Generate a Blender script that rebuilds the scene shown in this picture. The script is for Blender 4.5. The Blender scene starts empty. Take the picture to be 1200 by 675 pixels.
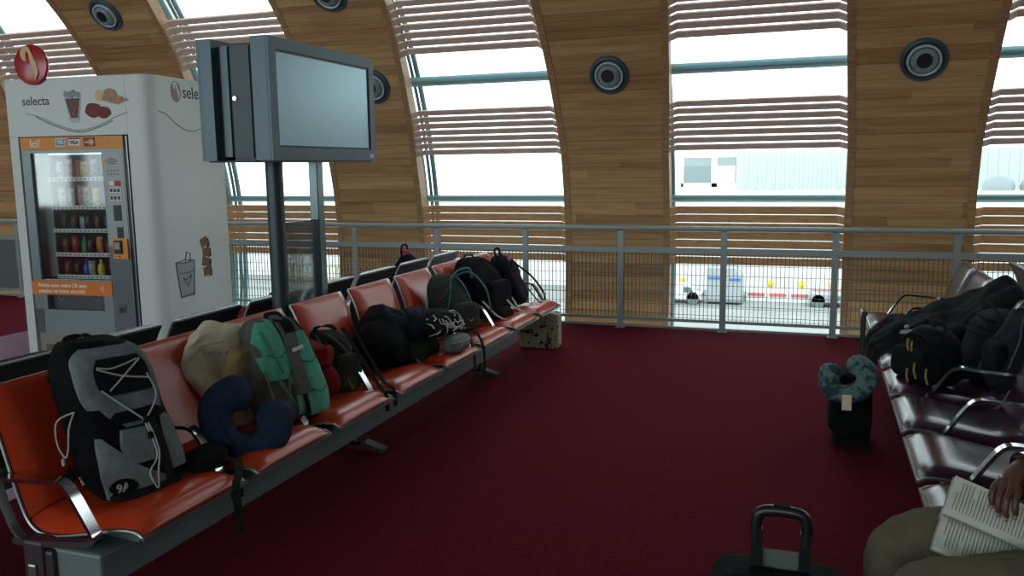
import bpy, bmesh, math, random
from mathutils import Vector, Matrix, Euler, noise
from mathutils.bvhtree import BVHTree
from math import sin, cos, pi, radians, sqrt, tan, atan2
random.seed(7)
SC = bpy.context.scene
COL = SC.collection

# ------------------------------------------------------------------ materials
def lin(c):
    return tuple((v/12.92 if v <= .04045 else ((v+.055)/1.055)**2.4) for v in (x/255. for x in c))
MATS = {}
def mat(name, rgb, rough=.6, metal=0., spec=.5, noise_amt=0., noise_scale=20., bump=0., bump_scale=60., sheen=0., emit=None, estr=1., coat=0., alpha=None, stretch=None):
    if name in MATS: return MATS[name]
    m = bpy.data.materials.new(name); m.use_nodes = True
    nt = m.node_tree; b = nt.nodes['Principled BSDF']
    col = (*lin(rgb), 1)
    b.inputs['Base Color'].default_value = col
    b.inputs['Roughness'].default_value = rough
    b.inputs['Metallic'].default_value = metal
    b.inputs['Specular IOR Level'].default_value = spec
    b.inputs['Sheen Weight'].default_value = sheen
    b.inputs['Coat Weight'].default_value = coat; b.inputs['Coat Roughness'].default_value = .16
    if emit:
        b.inputs['Emission Color'].default_value = (*lin(emit), 1); b.inputs['Emission Strength'].default_value = estr
    if noise_amt or bump:
        tc = nt.nodes.new('ShaderNodeTexCoord')
        vec = tc.outputs['Object']
        if stretch:
            mp = nt.nodes.new('ShaderNodeMapping'); mp.inputs['Scale'].default_value = stretch
            nt.links.new(vec, mp.inputs['Vector']); vec = mp.outputs['Vector']
    if noise_amt:
        n = nt.nodes.new('ShaderNodeTexNoise'); n.inputs['Scale'].default_value = noise_scale; n.inputs['Detail'].default_value = 4
        nt.links.new(vec, n.inputs['Vector'])
        r = nt.nodes.new('ShaderNodeValToRGB')
        lo = tuple(max(0, c*(1-noise_amt)) for c in col[:3]); hi = tuple(min(1, c*(1+noise_amt)) for c in col[:3])
        r.color_ramp.elements[0].position = .3; r.color_ramp.elements[1].position = .7
        r.color_ramp.elements[0].color = (*lo, 1); r.color_ramp.elements[1].color = (*hi, 1)
        nt.links.new(n.outputs['Fac'], r.inputs['Fac']); nt.links.new(r.outputs['Color'], b.inputs['Base Color'])
    if bump:
        n2 = nt.nodes.new('ShaderNodeTexNoise'); n2.inputs['Scale'].default_value = bump_scale; n2.inputs['Detail'].default_value = 3
        nt.links.new(vec, n2.inputs['Vector'])
        bp = nt.nodes.new('ShaderNodeBump'); bp.inputs['Strength'].default_value = bump; bp.inputs['Distance'].default_value = .01
        nt.links.new(n2.outputs['Fac'], bp.inputs['Height']); nt.links.new(bp.outputs['Normal'], b.inputs['Normal'])
    MATS[name] = m
    return m

def glass_mat(name, tint=(1, 1, 1), refl=1., rough=.0, ior=1.45, haze=0.):
    if name in MATS: return MATS[name]
    m = bpy.data.materials.new(name); m.use_nodes = True; nt = m.node_tree
    for n in list(nt.nodes): nt.nodes.remove(n)
    out = nt.nodes.new('ShaderNodeOutputMaterial'); tr = nt.nodes.new('ShaderNodeBsdfTransparent'); gl = nt.nodes.new('ShaderNodeBsdfGlossy')
    tr.inputs['Color'].default_value = (*tint, 1); gl.inputs['Roughness'].default_value = rough
    fr = nt.nodes.new('ShaderNodeFresnel'); fr.inputs['IOR'].default_value = ior
    mul = nt.nodes.new('ShaderNodeMath'); mul.operation = 'MULTIPLY'; mul.inputs[1].default_value = refl
    mx = nt.nodes.new('ShaderNodeMixShader')
    nt.links.new(fr.outputs[0], mul.inputs[0]); nt.links.new(mul.outputs[0], mx.inputs['Fac'])
    nt.links.new(tr.outputs[0], mx.inputs[1]); nt.links.new(gl.outputs[0], mx.inputs[2])
    last = mx
    if haze:
        df = nt.nodes.new('ShaderNodeBsdfDiffuse'); df.inputs['Color'].default_value = (.6, .66, .66, 1)
        m2 = nt.nodes.new('ShaderNodeMixShader'); m2.inputs['Fac'].default_value = haze
        nt.links.new(mx.outputs[0], m2.inputs[1]); nt.links.new(df.outputs[0], m2.inputs[2]); last = m2
    nt.links.new(last.outputs[0], out.inputs['Surface'])
    MATS[name] = m
    return m

def wood_mat(name, c0, c1, plank=.11, rough=.45):
    """planks from the UV map: u metres along the plank, v metres across the planks"""
    m = bpy.data.materials.new(name); m.use_nodes = True; nt = m.node_tree; b = nt.nodes['Principled BSDF']; L = nt.links.new
    b.inputs['Roughness'].default_value = rough; b.inputs['Specular IOR Level'].default_value = .35
    uv = nt.nodes.new('ShaderNodeUVMap'); uv.uv_map = 'UVMap'
    sp = nt.nodes.new('ShaderNodeSeparateXYZ'); L(uv.outputs[0], sp.inputs[0])
    def M(op, a, bb=None, cc=None):
        n = nt.nodes.new('ShaderNodeMath'); n.operation = op
        for i, v in enumerate((a, bb, cc)):
            if v is None: continue
            if isinstance(v, (int, float)): n.inputs[i].default_value = v
            else: L(v, n.inputs[i])
        return n.outputs[0]
    # wobble a little so that plank heights differ
    vw = M('ADD', M('DIVIDE', sp.outputs[1], plank), M('MULTIPLY', M('SINE', M('MULTIPLY', sp.outputs[1], 9.7)), .35))
    row = M('FLOOR', vw); fr = M('FRACT', vw)
    wn = nt.nodes.new('ShaderNodeTexWhiteNoise'); wn.noise_dimensions = '1D'; L(row, wn.inputs['W'])
    seg = M('FLOOR', M('ADD', M('DIVIDE', sp.outputs[0], 3.1), M('MULTIPLY', wn.outputs['Value'], 7.3)))
    wn2 = nt.nodes.new('ShaderNodeTexWhiteNoise'); wn2.noise_dimensions = '2D'
    cb = nt.nodes.new('ShaderNodeCombineXYZ'); L(row, cb.inputs[0]); L(seg, cb.inputs[1]); L(cb.outputs[0], wn2.inputs['Vector'])
    cg = nt.nodes.new('ShaderNodeCombineXYZ'); L(M('MULTIPLY', sp.outputs[0], .8), cg.inputs[0]); L(M('MULTIPLY', sp.outputs[1], 16.), cg.inputs[1]); L(M('MULTIPLY', wn2.outputs['Value'], 9.), cg.inputs[2])
    ns = nt.nodes.new('ShaderNodeTexNoise'); ns.inputs['Scale'].default_value = 1.6; ns.inputs['Detail'].default_value = 5; ns.inputs['Distortion'].default_value = .4
    L(cg.outputs[0], ns.inputs['Vector'])
    t = M('ADD', M('MULTIPLY', wn2.outputs['Value'], .42), M('MULTIPLY', M('SUBTRACT', ns.outputs['Fac'], .22), .95))
    rp = nt.nodes.new('ShaderNodeValToRGB'); L(t, rp.inputs['Fac'])
    rp.color_ramp.elements[0].position = .05; rp.color_ramp.elements[1].position = .95
    rp.color_ramp.elements[0].color = (*lin(c0), 1); rp.color_ramp.elements[1].color = (*lin(c1), 1)
    gap = M('GREATER_THAN', M('ABSOLUTE', M('SUBTRACT', fr, .5)), .475)
    mx = nt.nodes.new('ShaderNodeMixRGB'); mx.blend_type = 'MULTIPLY'; L(M('MULTIPLY', gap, .5), mx.inputs['Fac']); L(rp.outputs[0], mx.inputs[1]); mx.inputs[2].default_value = (.25, .2, .17, 1)
    L(mx.outputs[0], b.inputs['Base Color'])
    MATS[name] = m
    return m

# ------------------------------------------------------------------ mesh building
class MB:
    def __init__(s): s.bm = bmesh.new(); s.uv = None
    def box(s, c, size, rot=None, M=None):
        T = Matrix.Translation(c) @ ((rot if isinstance(rot, Matrix) else Euler(rot).to_matrix()).to_4x4() if rot is not None else Matrix()) @ Matrix.Diagonal((*size, 1))
        if M is not None: T = M @ T
        bmesh.ops.create_cube(s.bm, size=1, matrix=T); return s
    def bx(s, x0, x1, y0, y1, z0, z1): return s.box(((x0+x1)/2, (y0+y1)/2, (z0+z1)/2), (abs(x1-x0), abs(y1-y0), abs(z1-z0)))
    def bevel(s, w, seg=2):
        bmesh.ops.bevel(s.bm, geom=[e for e in s.bm.edges if e.calc_face_angle(0) > .6], offset=w, segments=seg, affect='EDGES', profile=.5); return s
    def cyl(s, p0, p1, r, r1=None, n=20):
        p0, p1 = Vector(p0), Vector(p1); d = p1-p0
        T = Matrix.Translation((p0+p1)/2) @ d.to_track_quat('Z', 'Y').to_matrix().to_4x4()
        bmesh.ops.create_cone(s.bm, cap_ends=True, segments=n, radius1=r, radius2=r if r1 is None else r1, depth=d.length, matrix=T); return s
    def grid(s, rows, closed_u=False, closed_v=False, cap=False):
        """rows: list of lists of points"""
        V = [[s.bm.verts.new(p) for p in r] for r in rows]
        nr, nc = len(V), len(V[0]); fs = []
        for i in range(nr if closed_v else nr-1):
            for j in range(nc if closed_u else nc-1):
                a, b, c, d = V[i][j], V[i][(j+1) % nc], V[(i+1) % nr][(j+1) % nc], V[(i+1) % nr][j]
                try: fs.append(s.bm.faces.new((a, b, c, d)))
                except ValueError: pass
        if cap:
            for r in (V[0], V[-1]):
                try: s.bm.faces.new(r)
                except ValueError: pass
        return V
    def tube(s, pts, r, n=8, closed=False, smooth=0, flat=None, up=None):
        """round tube, or with flat=(w,t) a strap of width w and thickness t whose width runs along `up`"""
        pts = [Vector(p) for p in pts]
        if smooth:
            if isinstance(r, (list, tuple)): r = [v.x for v in spline([Vector((q, 0, 0)) for q in r], smooth)]
            pts = spline(pts, smooth, closed)
        rings = []; N = len(pts); pu = None
        for i, p in enumerate(pts):
            a = pts[(i-1) % N] if (closed or i > 0) else p; b = pts[(i+1) % N] if (closed or i < N-1) else p
            t = (b-a).normalized()
            if up is not None:
                u = Vector(up(i/(N-1)) if callable(up) else up); u = (u-t*u.dot(t))
                u = u.normalized() if u.length > 1e-4 else t.orthogonal().normalized()
            elif pu is None: u = t.orthogonal().normalized()
            else:
                u = pu-t*pu.dot(t); u = u.normalized() if u.length > 1e-5 else t.orthogonal().normalized()
            pu = u; w = t.cross(u)
            rr = r[i] if isinstance(r, (list, tuple)) else r
            if flat:
                hw, ht = flat[0]/2, flat[1]/2
                rings.append([p+u*hw*x+w*ht*y for x, y in ((-1, -1), (1, -1), (1, 1), (-1, 1))])
            else: rings.append([p+u*rr*cos(2*pi*k/n)+w*rr*sin(2*pi*k/n) for k in range(n)])
        s.grid(rings, closed_u=True, closed_v=closed, cap=not closed); return s
    def lathe(s, prof, n=40, M=None):
        rows = [[Vector((r*cos(2*pi*k/n), r*sin(2*pi*k/n), z)) for k in range(n)] for r, z in prof]
        if M is not None: rows = [[M @ p for p in r] for r in rows]
        s.grid(rows, closed_u=True, cap=True); return s
    def prism(s, poly, y0, y1, axis='y'):
        f = {'y': lambda p, h: (p[0], h, p[1]), 'z': lambda p, h: (p[0], p[1], h), 'x': lambda p, h: (h, p[0], p[1])}[axis]
        s.grid([[Vector(f(p, h)) for p in poly] for h in (y0, y1)], closed_u=True, cap=True); return s
    def addmesh(s, me, M=None):
        if M is not None: me.transform(M)
        s.bm.from_mesh(me); bpy.data.meshes.remove(me); return s
    def xf(s, M): bmesh.ops.transform(s.bm, matrix=M, verts=s.bm.verts); return s
    def build(s, name, m, parent=None, smooth=False, loc=None, rot=None, mats=None):
        bmesh.ops.recalc_face_normals(s.bm, faces=s.bm.faces)
        me = bpy.data.meshes.new(name); s.bm.to_mesh(me); s.bm.free()
        for x in ([m] if m else []) + (mats or []): me.materials.append(x)
        if smooth:
            me.polygons.foreach_set('use_smooth', [True]*len(me.polygons))
            if smooth != 'all':
                try: me.set_sharp_from_angle(angle=radians(smooth if not isinstance(smooth, bool) else 40))
                except Exception: pass
        o = bpy.data.objects.new(name, me); COL.objects.link(o)
        if parent is not None: o.parent = parent
        if loc is not None: o.location = loc
        if rot is not None: o.rotation_euler = rot
        return o

def spline(pts, k=6, closed=False):
    pts = [Vector(p) for p in pts]; out = []; N = len(pts)
    for i in range(N if closed else N-1):
        g = lambda j: pts[j % N] if closed else pts[min(max(j, 0), N-1)]
        p0, p1, p2, p3 = g(i-1), g(i), g(i+1), g(i+2)
        for s in range(k):
            t = s/k
            out.append(.5*((2*p1)+(p2-p0)*t+(2*p0-5*p1+4*p2-p3)*t*t+(3*p1-p0-3*p2+p3)*t**3))
    if not closed: out.append(pts[-1])
    return out

def tag(o, label=None, cat=None, group=None, kind=None):
    if label: o['label'] = label
    if cat: o['category'] = cat
    if group: o['group'] = group
    if kind: o['kind'] = kind
    return o
def thing(name, label, cat, loc=(0, 0, 0), rot=(0, 0, 0), group=None):
    o = bpy.data.objects.new(name, None); COL.objects.link(o); o.location = loc; o.rotation_euler = rot
    return tag(o, label, cat, group)
def struct(o, label, cat=None): return tag(o, label, cat, kind='structure')
def text_mesh(body, size, bold=0., ext=.0012, align='LEFT', spacing=1.):
    cu = bpy.data.curves.new('t', 'FONT'); cu.body = body; cu.size = size; cu.extrude = ext; cu.offset = bold; cu.align_x = align; cu.space_character = spacing
    cu.resolution_u = 3
    ob = bpy.data.objects.new('t', cu); COL.objects.link(ob)
    dg = bpy.context.evaluated_depsgraph_get(); me = bpy.data.meshes.new_from_object(ob.evaluated_get(dg))
    bpy.data.objects.remove(ob); bpy.data.curves.remove(cu)
    return me
def skin_mesh(verts, edges, radii, sub=2, root=0):
    me = bpy.data.meshes.new('s'); me.from_pydata([tuple(v) for v in verts], edges, [])
    ob = bpy.data.objects.new('s', me); COL.objects.link(ob)
    md = ob.modifiers.new('k', 'SKIN'); md.use_smooth_shade = True; md.branch_smoothing = .35
    for i, r in enumerate(radii):
        sv = me.skin_vertices[0].data[i]; sv.radius = (r, r) if not isinstance(r, tuple) else r; sv.use_root = (i == root)
    sd = ob.modifiers.new('u', 'SUBSURF'); sd.levels = sub; sd.render_levels = sub
    dg = bpy.context.evaluated_depsgraph_get(); out = bpy.data.meshes.new_from_object(ob.evaluated_get(dg))
    bpy.data.objects.remove(ob); bpy.data.meshes.remove(me)
    return out

def soft(w, d, h, taper=.8, p=4., q=3.6, seed=0, wr=.012, freq=7., lean=0., rows=28, cols=44, sag=0., dtaper=None, leany=0.):
    """soft bag body: w along y, d along x, h up, base centre at the origin"""
    b = MB(); R = []; dtaper = taper if dtaper is None else dtaper
    for i in range(rows+1):
        t = .5-.5*cos(pi*i/rows)
        e = abs(2*t-1); s = max(.02, (1-min(1, e)**p))**(1/p) if e < 1 else .02
        tw = (1+(taper-1)*t)*s; td = (1+(dtaper-1)*t)*s
        bulge = 1+sag*sin(pi*min(1, t*1.6))*(t < .62)
        row = []
        for k in range(cols):
            a = 2*pi*k/cols; ca, sa = cos(a), sin(a)
            x = math.copysign(abs(ca)**(2/q), ca)*d/2*td*bulge; y = math.copysign(abs(sa)**(2/q), sa)*w/2*tw*bulge
            P = Vector((x+lean*t, y+leany*t, h*t))
            nn = noise.noise_vector(P*freq+Vector((seed*3.1, seed*1.7, seed)))*wr + noise.noise_vector(P*freq*2.7+Vector((seed, 5, seed*2)))*wr*.4
            if i not in (0,): P += nn
            if P.z < 0: P.z = 0
            row.append(P)
        R.append(row)
    b.grid(R, closed_u=True, cap=True)
    return b
class Surf:
    """finds points on a bag so that pockets, seams and cords lie on its cloth"""
    def __init__(s, o):
        bm = bmesh.new(); bm.from_mesh(o.data); s.t = BVHTree.FromBMesh(bm); bm.free()
    def p(s, y, z, off=.004, d=(1, 0, 0)):
        d = Vector(d); 
        if d.x: o = Vector((d.x*3, y, z))
        elif d.y: o = Vector((y, d.y*3, z))
        else: o = Vector((y, z, 3))
        h = s.t.ray_cast(o, -d)
        if h[0] is None:
            h = s.t.find_nearest(o*.12 if not d.z else o*.2); return h[0]+h[1]*off
        return h[0]+d*off
    def patch(s, rows, off=.005, nu=12, k=4, d=(1, 0, 0)):
        """rows: (z, y0, y1)"""
        b = MB(); sp = spline([Vector(r) for r in rows], k)
        g = lambda o: [[s.p(r.y+(r.z-r.y)*j/nu, r.x, o, d) for j in range(nu+1)] for r in sp]
        f = g(off); bk = g(-.004)
        b.grid(f); b.grid(bk)
        # sides
        loop = lambda G: G[0]+[r[-1] for r in G[1:]]+list(reversed(G[-1][:-1]))+[r[0] for r in reversed(G[1:-1])]
        b.grid([loop(f), loop(bk)], closed_u=True)
        bmesh.ops.remove_doubles(b.bm, verts=b.bm.verts, dist=1e-5)
        return b
    def cord(s, pts, r=.004, off=.005, k=6, d=(1, 0, 0), flat=None, b=None):
        b = b or MB(); sp = spline([Vector((y, z, 0)) for y, z in pts], k)
        P = [s.p(v.x, v.y, off, d) for v in sp]
        b.tube(P, r, 6, flat=flat, up=None if not flat else (lambda t: Vector(d).cross(Vector((0, 0, 1))) if False else Vector((0, 1, .3))))
        return b
SKY, EXPO, LAMP = 3.2, 0.0, 0.8
# ------------------------------------------------------------------ palette
WOOD = wood_mat('pier_wood', (128, 94, 61), (208, 170, 118))
WOOD_EDGE = mat('wood_edge', (156, 122, 84), .5, noise_amt=.25, noise_scale=9, stretch=(1, 1, 6))
SLAT_HI = mat('slat_wood_skylit', (196, 172, 158), .55, noise_amt=.2, noise_scale=6, stretch=(1.2, 20, 20))  # same wood as the low slats; outside light on upper louvres put into its colour
SLAT = mat('slat_wood', (190, 146, 98), .5, noise_amt=.3, noise_scale=6, stretch=(1.2, 20, 20))
TEALM = mat('glazing_metal', (104, 144, 154), .35, .3)
STEEL = mat('rail_steel', (150, 166, 166), .4, .15)
WIRE = mat('wire_steel', (92, 96, 92), .45, .5)
DKMET = mat('dark_metal', (58, 72, 76), .42, .3)
CARPET = mat('carpet', (94, 22, 38), .95, spec=.04, noise_amt=.22, noise_scale=45, bump=.4, bump_scale=300)
PURPLE = mat('purple_floor', (122, 84, 122), .3, spec=.5, noise_amt=.08, noise_scale=5)
CEILM = mat('ceiling_board', (150, 140, 128), .8)
PLASTER = mat('plaster', (150, 148, 142), .8)
GLASS = glass_mat('window_glass', (.97, 1, 1), .6)
CHROME = mat('chrome', (200, 208, 212), .12, 1.)
SILVER = mat('silver_trim', (150, 156, 154), .3, .8)
SHELLM = mat('seat_shell', (56, 66, 66), .45, .1)
BEAMM = mat('beam_paint', (104, 120, 120), .5, .1)
LEGM = mat('leg_paint', (66, 56, 60), .45, .2)
ORANGE_L = mat('orange_leather', (190, 62, 27), .28, coat=.25, spec=.5, noise_amt=.06, noise_scale=4, bump=.12, bump_scale=160)
PURPLE_L = mat('plum_leather', (52, 26, 46), .22, coat=.4, spec=.5, noise_amt=.08, noise_scale=4, bump=.12, bump_scale=160)

# ------------------------------------------------------------------ curved window wall (a tube 4.3 m in radius, running along x)
R, ZC, YC = 4.3, .6, 4.7
def arc(x, th, r=R): a = radians(th); return Vector((x, YC+r*cos(a), ZC+r*sin(a)))
TH0 = -19.
def arcgrid(b, xs, th0, th1, n, r, uvs=None, x_of=None):
    rows = []
    for i in range(n+1):
        th = th0+(th1-th0)*i/n
        rows.append([arc(x if x_of is None else x_of(x, th), th, r) for x in xs])
    return b.grid(rows)
def set_uv(o):
    me = o.data; uv = me.uv_layers.new(name='UVMap')
    for l in me.loops:
        v = me.vertices[l.vertex_index].co
        uv.data[l.index].uv = (v.x+50., atan2(v.z-ZC, v.y-YC)*R+10.)
THTOP = 66.
PER = 2.85
# pier k spans these x; the panels widen a little towards the top
def taper(th): return .0 if th < 16 else .004*(th-16)
piers = {-1: 3.72, 0: .855, 1: -1.985, 2: -4.825, 3: -7.665, 4: -10.52, 5: -13.37}
HW = .57
pier_lab = {0: 'curved oak panel pier to the right of the middle window, round air nozzle high on it', 1: 'curved oak panel pier left of the middle window behind the railing, with round nozzle',
            2: 'curved oak panel pier right behind the big screen', 3: 'curved oak panel pier rising above the vending machine', 4: 'curved oak pier at the left edge of the photo, left of the vending machine', -1: 'curved oak pier beyond the right edge of the photo', 5: 'curved oak pier beyond the left edge of the photo'}
for k, xc in piers.items():
    def xo(side, inset): return lambda x, th, s=side, i=inset: xc+s*(HW+taper(th)-i)
    b = MB()
    # front boards
    rows = []
    n = 46
    for i in range(n+1):
        th = TH0+(THTOP-TH0)*i/n; w = HW+taper(th)-.07
        rows.append([arc(xc+w*s, th, R) for s in (-1, -.33, .33, 1)])
    b.grid(rows)
    o = b.build('wall_far', WOOD, None, smooth=True); set_uv(o)
    struct(o, pier_lab[k], 'wall')
    # stiles and reveals
    b = MB()
    for s in (-1, 1):
        rows = []
        for i in range(n+1):
            th = TH0+(THTOP-TH0)*i/n; w = HW+taper(th)
            rows.append([arc(xc+s*(w-.075), th, R+.02), arc(xc+s*(w-.07), th, R-.008), arc(xc+s*w, th, R-.008), arc(xc+s*w, th, R+.14), arc(xc+s*(w-.05), th, R+.14)])
        b.grid(rows)
    b.build('edge_stile', WOOD_EDGE, o, smooth=True)

WIN = [(4, 2.285, 'window at the right edge of the photo, above the dark plum seats'), (3, -.565, 'middle window with the grey terminal building outside it'), (2, -3.405, 'window between the screen pier and the nozzle pier'),
       (1, -6.245, 'window half hidden behind the big screen and its posts'), (0, -9.09, 'window at the top left corner, above the red disc of the vending machine'), (5, -11.95, 'window beyond the left edge of the photo')]
LOUV = [(0., 8.1), (15.6, 22.5), (30.6, 38.7), (48.5, 56.)]
for wn, xc, lab in WIN:
    wl = PER/2-HW
    b = MB(); th = [TH0+(THTOP-TH0)*i/40 for i in range(41)]
    b.grid([[arc(xc-wl-.3, t, R+.62), arc(xc+wl+.3, t, R+.62)] for t in th])
    o = b.build('window_%d' % wn, GLASS, None, smooth=True); struct(o, 'glass of the '+lab, 'window')
    # transoms and mullions of the outer glazing
    for t in (25.1, 8.25, 43.5):
        b = MB(); b.tube([arc(xc-PER/2, t, R+.45), arc(xc+PER/2, t, R+.45)], .056 if t > 10 else .04, 10)
        b.build('transom', TEALM, o, smooth=True)
    for xm, rr, w in ((-1.03, R+.45, .055), (-.90, R+.52, .03), (-.955, R+.5, .02)):
        b = MB(); b.tube([arc(xc+xm, t, rr) for t in th], w, 8); b.build('mullion', TEALM, o, smooth=True)
    # louvres
    for a0, a1 in LOUV:
        b = MB(); n = 7; pit = (a1-a0)/n
        hh = radians(pit)*R*(.9 if a0 < 5 else .72)
        for i in range(n):
            t = a0+pit*(i+.5); a = radians(t); T = Vector((0, -sin(a), cos(a))); N = Vector((0, cos(a), sin(a)))
            w = wl-taper(t)
            if a0 < 5: tt, off, hx, oy = T, N, hh, .032
            else: tt, off, hx, oy = T, N, hh, .034
            C0 = Vector((xc, YC, ZC)); rings = []
            for x, rr in ((-w+.002, R+.005), (-w+.075, R+.085), (w-.075, R+.085), (w-.002, R+.005)):
                c = C0+Vector((x, 0, 0))+N*rr
                rings.append([c-tt*hx/2, c+tt*hx/2, c+tt*hx/2+off*oy, c-tt*hx/2+off*oy])
            b.grid(rings, closed_u=True, cap=True)
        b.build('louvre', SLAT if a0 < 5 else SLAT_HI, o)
    # wooden sill board under the lowest pane
    b = MB(); rows = [[arc(xc-wl, t, R+.0), arc(xc+wl, t, R+.0)] for t in (TH0, -14, -9.4)]+[[arc(xc-wl, -9.4, R+.14), arc(xc+wl, -9.4, R+.14)]]
    b.grid(rows); so = b.build('sill', WOOD, o); set_uv(so)

# nozzles on the piers
NZ_D, NZ_L, NZ_B, NZ_K = mat('nozzle_rim', (52, 78, 88), .45, .2), mat('nozzle_ring', (196, 210, 210), .4, .2), mat('nozzle_ball', (122, 142, 146), .45, .2), mat('nozzle_bore', (14, 24, 30), .6)
noz_lab = {(0, 0): 'round grey air nozzle on the oak pier right of the middle window', (1, 0): 'round grey air nozzle on the oak pier left of the middle window', (2, 0): 'round air nozzle mostly hidden behind the right edge of the big screen',
           (2, 1): 'upper air nozzle cut by the top edge, above the big screen', (3, 1): 'air nozzle at the top edge above the vending machine', (3, 0): 'air nozzle on the pier hidden behind the vending machine and screen box'}
for (k, up), lab in noz_lab.items():
    if (k, up) == (3, 0): continue
    xc = piers[k]+(-.0 if up else .02); t = 41. if up else 26.8; a = radians(t)
    if k == 2: xc += .2 if not up else .06
    N = Vector((0, -cos(a), -sin(a))); p = arc(xc, t, R-.001)
    M = Matrix.Translation(p) @ N.to_track_quat('Z', 'Y').to_matrix().to_4x4()
    o = thing('air_nozzle', lab, 'air nozzle', group='round air nozzles on the oak piers')
    MB().lathe([(.0, 0), (.2, 0), (.2, .012), (.188, .026), (.168, .03), (.158, .02), (.15, .008), (0, .006)], 48, M).build('rim', NZ_D, o, smooth=True)
    MB().lathe([(.128, .004), (.142, .01), (.142, .034), (.134, .042), (.124, .036), (.118, .01)], 48, M).build('ring', NZ_L, o, smooth=True)
    T = M @ Matrix.Rotation(radians(-10), 4, 'X')
    MB().lathe([(.116, .0), (.118, .022), (.108, .05), (.09, .072), (.072, .082), (.066, .078), (.063, .05), (.0, .05)], 40, T).build('ball', NZ_B, o, smooth=True)
    MB().lathe([(0, .052), (.064, .052), (.064, .056), (0, .056)], 32, T).build('bore', NZ_K, o)
    sk = MB(); P0 = [M @ Vector((.135*cos(radians(u)), .135*sin(radians(u)), .046)) for u in range(-55, 30, 8)]
    sk.tube(P0, .006, 6).build('clip', NZ_L, o, smooth=True)

# ------------------------------------------------------------------ the rest of the hall
b = MB(); b.bx(-17, 7, -5, 8.6, -.3, 0); struct(b.build('floor', CARPET), 'dark maroon carpet of the waiting hall', 'floor')
b = MB(); b.bx(-7.78, -3.8, 1.2, 7.6, -.02, .004); struct(b.build('floor', PURPLE), 'mauve hard floor strip under the vending machine', 'floor')
b = MB(); b.bx(-17, 7, 8.6, 8.66, -.3, .012); struct(b.build('trim_1', DKMET), 'metal edge strip of the carpet under the railing', 'trim')
b = MB(); ths = [THTOP+(90-THTOP)*i/12 for i in range(13)]
rows = [[arc(-17, t, R), arc(7, t, R)] for t in ths]+[[Vector((-17, -5, ZC+R)), Vector((7, -5, ZC+R))]]
rows = rows+[[Vector((p.x, p.y, p.z+.15)) for p in r] for r in reversed(rows)]
b.grid(rows, closed_v=True); struct(b.build('ceiling', CEILM), 'pale ceiling that continues the curved window wall', 'ceiling')
b = MB(); b.bx(-17.2, -17, -5, 9.6, -.8, 5.2); struct(b.build('wall_left', PLASTER), 'plain wall at the far left end of the hall', 'wall')
def bay(name, axis, at, a0, a1, lab):
    b = MB(); step = 3.
    f = (lambda u0, u1, z0, z1: b.bx(u0, u1, at-.1, at+.1, z0, z1)) if axis == 'x' else (lambda u0, u1, z0, z1: b.bx(at-.1, at+.1, u0, u1, z0, z1))
    f(a0, a1, -.3, .9); f(a0, a1, 4.3, 5.1)
    n = int(round((a1-a0)/step))
    for i in range(n+1):
        u = a0+(a1-a0)*i/n; f(u-.15, u+.15, .9, 4.3)
    struct(b.build(name, PLASTER), lab, 'wall')
bay('wall_back', 'x', -5, -17, 1, 'unseen wall with openings sized for fill light, behind the photographer')  # unseen wall; the run of openings is set for the fill light
b = MB(); b.bx(1, 7, -5.1, -4.9, -.3, 5.1); struct(b.build('wall_back', PLASTER), 'unseen wall part closed to cut fill light, behind the photographer', 'wall')  # unseen; kept closed to hold back fill light on the right
b = MB(); b.bx(7, 7.2, -5, 9.6, -.8, 5.2); struct(b.build('wall_right', PLASTER), 'plain end wall to the right of the photo', 'wall')

# ------------------------------------------------------------------ railing
ra = thing('railing', 'grey steel railing with wire mesh infill along the curved window wall', 'railing', (0, 8.51, 0))
MB().tube([(-13.8, 0, 1.02), (6.8, 0, 1.02)], .026, 12).build('handrail', STEEL, ra, smooth=True)
MB().bx(-13.8, 6.8, -.012, .012, .775, .83).build('mid_rail', STEEL, ra)
b = MB().bx(-13.8, 6.8, -.012, .012, .085, .115); b.bx(-13.8, 6.8, -.01, .01, .015, .035); b.build('bottom_rail', STEEL, ra)
for k in range(-13, 7):
    x = .205+1.02*k; b = MB(); b.bx(x-.03, x+.03, -.014, .014, 0, .995); b.bx(x-.045, x+.045, -.05, .05, 0, .012); b.bevel(.003, 1)
    b.build('post', STEEL, ra)
b = MB(); x = -9.8
while x < 6.7: b.bx(x-.0028, x+.0028, -.004, .004, .1, .78); x += .04
z = .16
while z < .77: b.bx(-9.8, 6.8, -.003, .003, z-.0022, z+.0022); z += .1
b.build('wire_mesh', WIRE, ra)
b = MB().bx(-13.7, -9.83, -.008, .008, .12, .77); b.build('infill_panel', mat('infill_grey', (96, 112, 112), .4), ra)
# ------------------------------------------------------------------ beam benches
# local frame: x forward, y along the row, the top of the backs at x=0
SHELL = [(-.012, .895), (.02, .84), (.05, .76), (.09, .63), (.13, .50), (.165, .43), (.215, .398), (.30, .397), (.44, .425), (.56, .452), (.63, .455), (.665, .44)]
BPAD = [(.01, .905), (.04, .87), (.085, .77), (.125, .65), (.16, .55), (.188, .475)]
BPAD_B = [(-.003, .897), (.022, .845), (.052, .765), (.092, .635), (.132, .505), (.158, .44)]
SPAD = [(.155, .472), (.215, .457), (.28, .449), (.40, .466), (.50, .487), (.57, .496), (.625, .488), (.662, .462), (.668, .447)]
SPAD_B = [(.15, .44), (.215, .402), (.30, .401), (.40, .419), (.50, .443), (.56, .456), (.62, .458), (.65, .448), (.66, .444)]
def s2(p, k=4): return [(v.x, v.y) for v in spline([Vector((a, c, 0)) for a, c in p], k)]
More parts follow.
